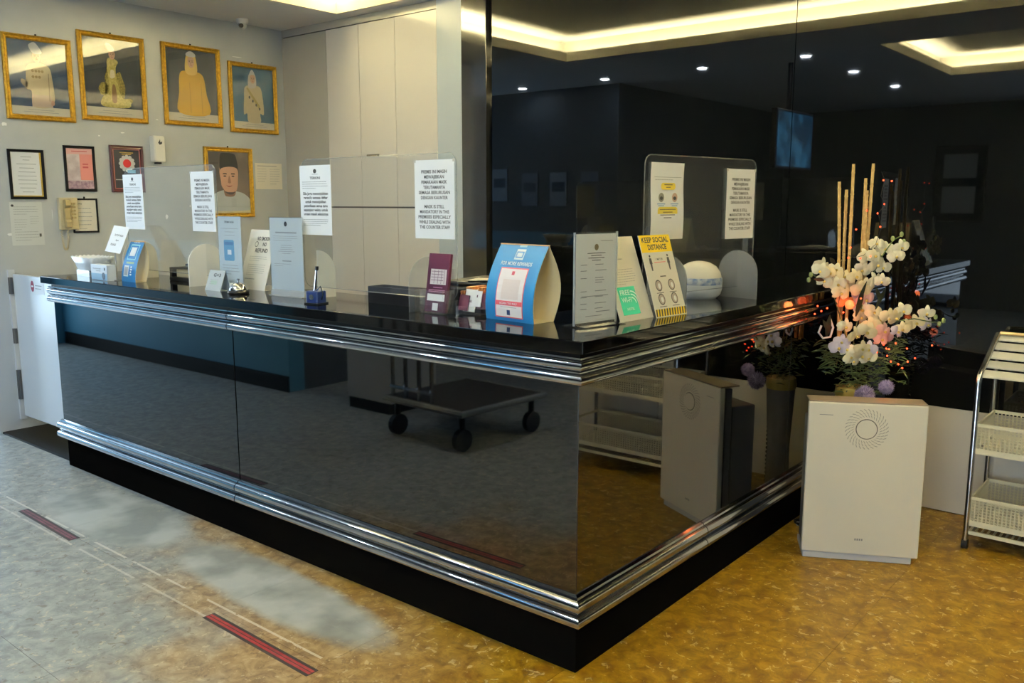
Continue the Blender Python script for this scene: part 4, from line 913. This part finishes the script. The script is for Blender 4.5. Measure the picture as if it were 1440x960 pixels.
for (a, b, c, d, y) in ((1178, 255, 1177, 380, .06), (1190, 266, 1185, 378, .08), (1197, 231, 1190, 378, .055), (1216, 267, 1212, 352, .06), (1227, 230, 1219, 340, .08), (1219, 250, 1214, 345, .10)):
    p0, p1 = FP(a, b, y), FP(c, d, y); p2 = p1+(p1-p0).normalized()*.35; m = MB(); m.tube([p2, p1, p0], .0075, 8)
    for k in range(5): q = p0.lerp(p1, k/5+.08); m.tube([q-Vector((0, 0, .003)), q+Vector((0, 0, .003))], .009, 8)
    obj('bamboo_stick', m, BAM, t, smooth=True)
def bloom_mesh(r, seed, col):
    rnd = random.Random(seed); m = MB()
    for k, (a, L, W) in enumerate(((PI/2, 1, .55), (PI/2+2.2, .95, .5), (PI/2-2.2, .95, .5), (.12, 1.08, .95), (PI-.12, 1.08, .95))):
        ca, sa = math.cos(a), math.sin(a); rows = []
        for i in range(5):
            u = i/4; rad = r*L*u; wd = r*W*math.sin(PI*(u*.82+.08))*.62
            row = []
            for s in (-1, 0, 1):
                y = -r*(.45*u-.62*u*u)+(-.10*r if s == 0 else 0)*math.sin(PI*u)+rnd.uniform(-.02, .02)*r+(.004 if k < 3 else 0)
                row.append(m.bm.verts.new((ca*rad-sa*wd*s, y, sa*rad+ca*wd*s)))
            rows.append(row)
        for A, C in zip(rows, rows[1:]):
            for j in range(2): m.bm.faces.new([A[j], A[j+1], C[j+1], C[j]])
    me = m.mesh('orchid_bloom'); me.materials.append(col); me.polygons.foreach_set('use_smooth', [True]*len(me.polygons)); return me
ORW = noisy('cream_petal', (.72, .66, .48), (.80, .76, .62), 25, .5); ORP = mat('pink_petal', (.70, .42, .42), .5); ORL = mat('lilac_petal', (.62, .55, .66), .5); ORO = mat('orange_petal', (.75, .25, .08), .5)
ORC = noisy('warm_cream_petal', (.70, .58, .34), (.78, .68, .46), 25, .5)
BMs = {n: [bloom_mesh(.046, s, c) for s in range(3)] for n, c in (('w', ORW), ('c', ORC), ('p', ORP), ('l', ORL), ('o', ORO))}
lipm = MB().sphere((0, -.012, -.004), .008, 8, 5).mesh('lip'); lipm.materials.append(mat('yellow_lip', (.65, .48, .12), .5)); lipm.polygons.foreach_set('use_smooth', [True]*len(lipm.polygons))
blooms = [(180,415,'w'),(160,428,'w'),(205,440,'c'),(185,470,'w'),(215,475,'w'),(245,430,'w'),(268,455,'c'),(290,450,'c'),(262,500,'c'),(238,482,'w'),(290,495,'c'),(245,515,'c'),(345,430,'w'),(370,375,'w'),(395,330,'w'),(445,375,'w'),(465,340,'w'),(415,420,'w'),(380,470,'w'),(388,408,'w'),(432,352,'w'),(352,490,'c'),(325,505,'c'),(400,470,'w'),(360,380,'w'),
 (240,635,'w'),(270,665,'c'),(340,580,'w'),(375,590,'c'),(330,610,'c'),(360,640,'c'),(310,650,'c'),(400,620,'c'),(430,610,'c'),(225,692,'l'),(245,722,'w'),(290,712,'c'),(320,718,'l'),(270,765,'w'),(322,752,'w'),(298,742,'c'),(495,588,'w'),(500,645,'c'),(555,588,'w'),(548,635,'c'),(592,642,'l'),(455,610,'c'),(470,650,'c'),(215,715,'l'),(250,750,'w'),(405,660,'p'),(432,690,'p'),(395,692,'p'),(450,660,'l'),(365,670,'c'),(272,552,'o'),(322,548,'p'),(345,540,'p')]
rb = random.Random(5)
for (a, b, c) in blooms:
    p = FP(1080+a*.3647, 220+b*.3647, rb.uniform(-.07, .03) if not (a < 335 and b > 620) else rb.uniform(-.15, -.10)); k = rb.uniform(.78, 1.0)
    o = obj('orchid_bloom', rb.choice(BMs[c]), None, t, loc=p, rot=(rb.uniform(-.35, .35), rb.uniform(-.5, .5), rb.uniform(-.5, .5))); o.scale = (k, k, k)
    obj('lip', lipm, None, o)
LEAF = noisy('fern_green', (.03, .06, .02), (.09, .12, .04), 30, .5); LEAFD = mat('dark_leaf', (.012, .02, .014), .3)
def leafpts(m, p, d, L, w, droop=.3):
    d = d.normalized(); s = d.cross(Vector((0, 1, .2))).normalized(); prev = None
    for i in range(6):
        u = i/5; q = p+d*L*u+Vector((0, 0, -droop*L*u*u)); ww = w*math.sin(PI*(u*.9+.08)); r = [m.bm.verts.new(q-s*ww), m.bm.verts.new(q+s*ww)]
        if prev: m.bm.faces.new([prev[0], prev[1], r[1], r[0]])
        prev = r
for (px, py, qx, qy, w) in ((1188, 432, 1200, 385, .010), (1148, 470, 1150, 432, .014), (1154, 465, 1140, 440, .012), (1222, 420, 1212, 395, .010), (1160, 368, 1150, 356, .010), (1188, 440, 1196, 400, .012), (1215, 430, 1226, 395, .010), (1145, 390, 1128, 385, .010)):
    m = MB(); a, b = FP(px, py, -.05), FP(qx, qy, -.08); leafpts(m, a, b-a, (b-a).length, w, .1); obj('dark_leaf', m, LEAFD, t, smooth=True)
# dark strap leaf with pale edge loop at left
obj('ribbon_loop', MB().tube([FP(1140, 452, -.06), FP(1136, 462, -.06), FP(1142, 470, -.06), FP(1152, 468, -.06), FP(1156, 455, -.06), FP(1151, 440, -.06)], .005, 6), mat('silver_ribbon', (.6, .62, .66), .3), t, smooth=True)
m = MB(); rl = random.Random(9)
for k in range(420):
    a = Vector(((rl.gauss(-.0, .075)), rl.gauss(.0, .05), rl.uniform(.62, .86))); ang = rl.uniform(0, 2*PI); a.x += .05
    leafpts(m, a, Vector((math.cos(ang), math.sin(ang)*.7, rl.uniform(-.1, .8))), rl.uniform(.03, .06), .0035, .3)
for k in range(90):
    a = FP(1250, 480, 0)+Vector((rl.gauss(0, .02), rl.gauss(0, .03), rl.gauss(-.03, .05))); ang = rl.uniform(0, 2*PI); leafpts(m, a, Vector((math.cos(ang), math.sin(ang)*.5, rl.uniform(-.3, .6))), .04, .003, .3)
    a = FP(1160, 500, 0)+Vector((rl.gauss(0, .025), rl.gauss(0, .03), rl.gauss(0, .035))); leafpts(m, a, Vector((math.cos(ang), math.sin(ang)*.5, rl.uniform(-.3, .6))), .05, .004, .3)
o = obj('fern_foliage', m, LEAF, t, kind='stuff')
m = MB()
for pts in (((1195, 520), (1190, 470), (1210, 400), (1228, 360), (1245, 335), (1258, 328)), ((1200, 520), (1205, 470), (1240, 450), (1275, 445), (1300, 450), (1318, 450)), ((1190, 530), (1180, 470), (1160, 400), (1130, 380)), ((1192, 540), (1195, 560))):
    P = [FP(x, y, .0) for x, y in pts]; m.tube(P, .003, 5)
obj('flower_stem', m, mat('stem_green', (.08, .12, .04), .5), t, smooth=True)
budm = MB().sphere((0, 0, 0), .010, 8, 5, 1.3).mesh('flower_bud')
for (x, y) in ((1255, 327), (1243, 333), (1258, 337), (1250, 345), (1303, 442), (1308, 452), (1314, 447), (1131, 383), (1128, 390)): obj('flower_bud', budm, mat('bud_green', (.25, .30, .12), .5), t, smooth=True, loc=FP(x, y, -.01))
def allium(px, py, r):
    m = MB(); c = FP(px, py, -.13); ra = random.Random(int(px))
    m.sphere(c, r*.72, 12, 8)
    for k in range(260):
        z = 1-2*(k+.5)/260; ph = k*2.39996; q = Vector((math.sqrt(1-z*z)*math.cos(ph), math.sqrt(1-z*z)*math.sin(ph), z)); b = c+q*r*.68; e = c+q*r*ra.uniform(.9, 1.08)
        s = q.cross(Vector((0, 0, 1)) if abs(q.z) < .9 else Vector((1, 0, 0))).normalized()*r*.085; s2 = q.cross(s)
        v = [m.bm.verts.new(b+s), m.bm.verts.new(b-s*.5+s2*.86), m.bm.verts.new(b-s*.5-s2*.86), m.bm.verts.new(e)]
        for f in ((0, 1, 3), (1, 2, 3), (2, 0, 3)): m.bm.faces.new([v[i] for i in f])
    obj('allium_ball', m, noisy('lilac_floret', (.20, .16, .38), (.42, .36, .62), 80, .6), t)
allium(1191.5, 546, .050); allium(1220.5, 535, .038)
LEDR = mat('red_fairy_light', (.5, .1, .05), .3, emit=(1, .055, .015), es=3.5)
ledm = MB().sphere((0, 0, 0), .0042, 8, 6).mesh('fairy_light'); ledm.materials.append(LEDR)
for (a, b) in ((411,92),(442,95),(390,215),(400,265),(415,180),(254,378),(298,380),(262,340),(335,372),(360,735),(395,720),(405,722),(412,770),(440,780),(455,795),(398,748),(385,705),(502,757),(472,720),(565,708),(235,582),(350,205),(310,275),(300,530),(430,700),(475,770),(15,710),(20,770)):
    if a < 100: continue
    obj('fairy_light', ledm, None, t, loc=FP(1080+a*.3647, 220+b*.3647, -.10 if b > 300 else -.01))
m = MB(); P = [FP(1080+a*.3647, 220+b*.3647, -.02) for a, b in ((400, 60), (412, 92), (398, 150), (415, 182), (388, 215), (402, 265), (380, 330), (335, 372), (298, 382), (260, 360), (254, 378), (262, 440), (235, 582), (300, 650), (390, 705), (405, 722), (440, 780))]; m.tube(P, .0012, 4); obj('light_wire', m, BLACK, t)
obj('glow_bulb', MB().sphere(FP(1182, 424, -.03), .022, 10, 8), mat('glow_bulb', (.6, .2, .1), .4, emit=(1, .12, .03), es=1.6), t, smooth=True)
for k, (x, y, pw) in enumerate(((1182, 430, 1.2), (1165, 470, .5), (1150, 432, .5), (1228, 485, .5))):
    l = bpy.data.lights.new('fairy_glow', 'POINT'); l.energy = pw*.16; l.color = (1, .18, .04); l.shadow_soft_size = .02
    lo = bpy.data.objects.new('fairy_glow', l); COL.objects.link(lo); lo.parent = t; lo.location = FP(x, y, -.10)
for (x, y) in ((1135, 425), (1131, 436), (1140, 432), (1148, 428)): obj('fairy_light', ledm, None, t, loc=FP(x, y, -.06))
# ------------------------------------------------------------------ trolley at right
t = thing('rack_trolley', 'chrome and white slatted rack trolley with wire baskets at the right edge', 'trolley', (.74, 1.97, 0))
CH2 = mat('dull_chrome', (.55, .56, .58), .22, metal=1); CRM = mat('cream_enamel', (.78, .74, .56), .35)
TW = .75
def side(x): return [(x, 0, .03), (x, 0, .74), (x, .015, .785), (x, .05, .80), (x, .33, .93), (x, .345, .92), (x, .35, .88), (x, .35, .03)]
for x in (-.008, TW): obj('side_frame', MB().tube(side(x), .012, 10), CH2, t, smooth=True)
for x in (-.008, TW):
    for y in (0, .35): w_ = obj('castor', MB().tube([(x-.012, y, .022), (x+.012, y, .022)], .022, 16).tube([(x, y, .02), (x, y, .045)], .007, 8), BLACK, t)
for k in range(5):
    y = .02+k*.072; z = .775+.13*(y-.02)/.31*1.05
    obj('slat', MB().prism([(y, z), (y+.048, z+.021), (y+.048, z+.030), (y, z+.009)], 0, TW-.01, 'x'), mat('grey_slat', (.42, .42, .40), .3) if k % 2 else mat('pale_slat', (.55, .55, .50), .3), t, bevel=.003)
obj('top_rail', MB().tube([(0, .335, .935), (TW, .335, .935)], .009, 8), mat('brass_rail', (.55, .42, .25), .3, metal=.7), t, smooth=True)
def basket(z0, z1, lab):
    b = obj('basket', MB().box(.0, TW-.02, .0, .008, z1-.014, z1).box(0, TW-.02, .332, .34, z1-.014, z1).box(0, .008, .008, .332, z1-.014, z1).box(TW-.028, TW-.02, .008, .332, z1-.014, z1).box(0, TW-.02, 0, .008, z0, z0+.026).box(0, TW-.02, .332, .34, z0, z0+.02).box(0, .008, .008, .332, z0, z0+.02).box(.008, TW-.028, .008, .332, z0, z0+.004), CRM, t)
    g = MB(); n = 46
    for k in range(n+1):
        x = .004+(TW-.028)*k/n
        for y in (.002, .334): g.box(x-.0028, x+.0028, y, y+.004, z0+.018, z1-.01)
    for k in range(22):
        y = .01+.32*k/21; g.box(.002, .006, y-.003, y+.003, z0+.018, z1-.01)
    for k in range(1, 8):
        z = z0+.02+(z1-z0-.03)*k/8
        for y in (.002, .334): g.box(.004, TW-.024, y, y+.004, z-.0016, z+.0016)
    obj('basket_grille', g, CRM, b)
basket(.438, .575, ''); basket(.108, .243, '')
obj('bottom_shelf', MB().box(.0, TW, 0, .012, .068, .084).box(0, TW, .33, .342, .068, .084).box(0, .012, .012, .33, .068, .084), CRM, t)
g = MB()
for k in range(30): x = .02+.024*k; g.box(x, x+.007, .012, .33, .07, .078)
obj('shelf_grille', g, CRM, t)
obj('back_board', B(.18, .26, .30, .31, .58, .80), mat('pale_slat', (.55, .55, .50), .3), t)

# ------------------------------------------------------------------ what the black glass reflects: the lobby behind
t = thing('luggage_cart', 'chrome luggage cart with dark deck mirrored in the counter front', 'luggage cart', (-2.0, -1.62, 0), math.radians(3))
obj('deck', B(-.72, -.01, -.76, -.01, .24, .27), mat('dark_carpet', (.02, .02, .022), .9), t, bevel=.01)
obj('bumper', MB().tube([(-.73, 0, .25), (0, 0, .25), (0, -.77, .25), (-.73, -.77, .25), (-.73, 0, .25)], .022, 8), mat('grey_bumper', (.22, .22, .22), .3), t, smooth=True)
for x, y in ((-.06, -.06), (-.67, -.06), (-.06, -.71), (-.67, -.71)): obj('castor', MB().tube([(x-.02, y, .07), (x+.02, y, .07)], .07, 18).tube([(x, y, .1), (x, y, .24)], .02, 8), BLACK, t)
for x in (-.68, -.55, -.42, -.30): obj('upright_tube', MB().tube([(x, -.03, .27), (x, -.03, .95)], .014, 8), CHROME, t, smooth=True)
obj('cross_bar', MB().tube([(-.70, -.03, .33), (-.28, -.03, .33)], .014, 8).tube([(-.70, -.03, .95), (-.28, -.03, .95)], .014, 8), CHROME, t, smooth=True)
o = obj('pedestal_box', MB().box(-3.56, -3.08, -2.5, -2.04, .08, 1.0), mat('grey_box_paint', (.35, .36, .36), .4)); tag(o, 'grey pedestal box beside the luggage cart, mirrored in the counter', 'cabinet')
obj('kick_base', B(-3.54, -3.1, -2.48, -2.035, 0, .08), BLACKW, o)
t = thing('television', 'dark television with blue picture hung from the ceiling, mirrored in black glass', 'television', (-2.08, -1.86, 2.15), math.radians(90))
obj('screen_case', B(-.47, .47, -.03, .03, -.29, .29), BLACK, t, bevel=.008)
m = bpy.data.materials.new('tv_picture'); m.use_nodes = True; bs = m.node_tree.nodes['Principled BSDF']; g = N(m, 'ShaderNodeTexCoord'); n = N(m, 'ShaderNodeTexNoise'); n.inputs['Scale'].default_value = 3.2; Lk(m, g.outputs['Object'], n.inputs['Vector'])
r = N(m, 'ShaderNodeValToRGB'); r.color_ramp.elements[0].position = .45; r.color_ramp.elements[0].color = (.01, .10, .2, 1); r.color_ramp.elements[1].position = .62; r.color_ramp.elements[1].color = (.10, .42, .75, 1)
Lk(m, n.outputs['Fac'], r.inputs[0]); Lk(m, r.outputs[0], bs.inputs['Emission Color']); bs.inputs['Emission Strength'].default_value = 2.5; bs.inputs['Base Color'].default_value = (0, 0, 0, 1)
obj('display', B(-.445, .445, -.0335, -.0305, -.265, .265), m, t)
obj('ceiling_pole', MB().tube([(0, .05, 0), (0, .05, CEIL-2.15)], .025, 10).box(-.1, .1, .03, .06, -.1, .1), BLACK, t)
for k, (x, z0, z1) in enumerate(((-6.15, 1.54, 1.95), (-5.64, 1.48, 1.9), (-5.18, 1.48, 1.9), (-4.7, 1.48, 1.9))):
    o = obj('lobby_poster', sheet_plate(.26, .42, .003), mat('lobby_poster_paper%d' % (k % 2), ((.25, .30, .36), (.16, .20, .26))[k % 2], .6)); tag(o, ['lobby poster farthest along the corridor wall', 'lobby poster second along the corridor wall', 'lobby poster third along the corridor wall', 'lobby poster nearest the doorway'][k]+', mirrored in the black glass', 'poster', 'lobby posters')
    o.location = (x, -2.046, z0); o.rotation_euler = (0, 0, PI); bars(o, [(-.1, .1, .18, .3)], mat('poster_dark', (.05, .07, .1), .6), 'print_block')
t = thing('notice_board', 'dark framed notice board on the far lobby wall, mirrored', 'notice board', (-1.65, -6.995, 1.25), PI)
obj('board_frame', MB().box(-.34, .34, -.03, 0, 0, 1.08), BLACKW, t, bevel=.01); obj('board_panel', MB().box(-.22, .22, -.034, -.03, .62, .96), mat('board_grey', (.35, .42, .46), .5), t); obj('board_panel', MB().box(-.22, .22, -.034, -.03, .12, .5), mat('board_grey', (.35, .42, .46), .5), t)
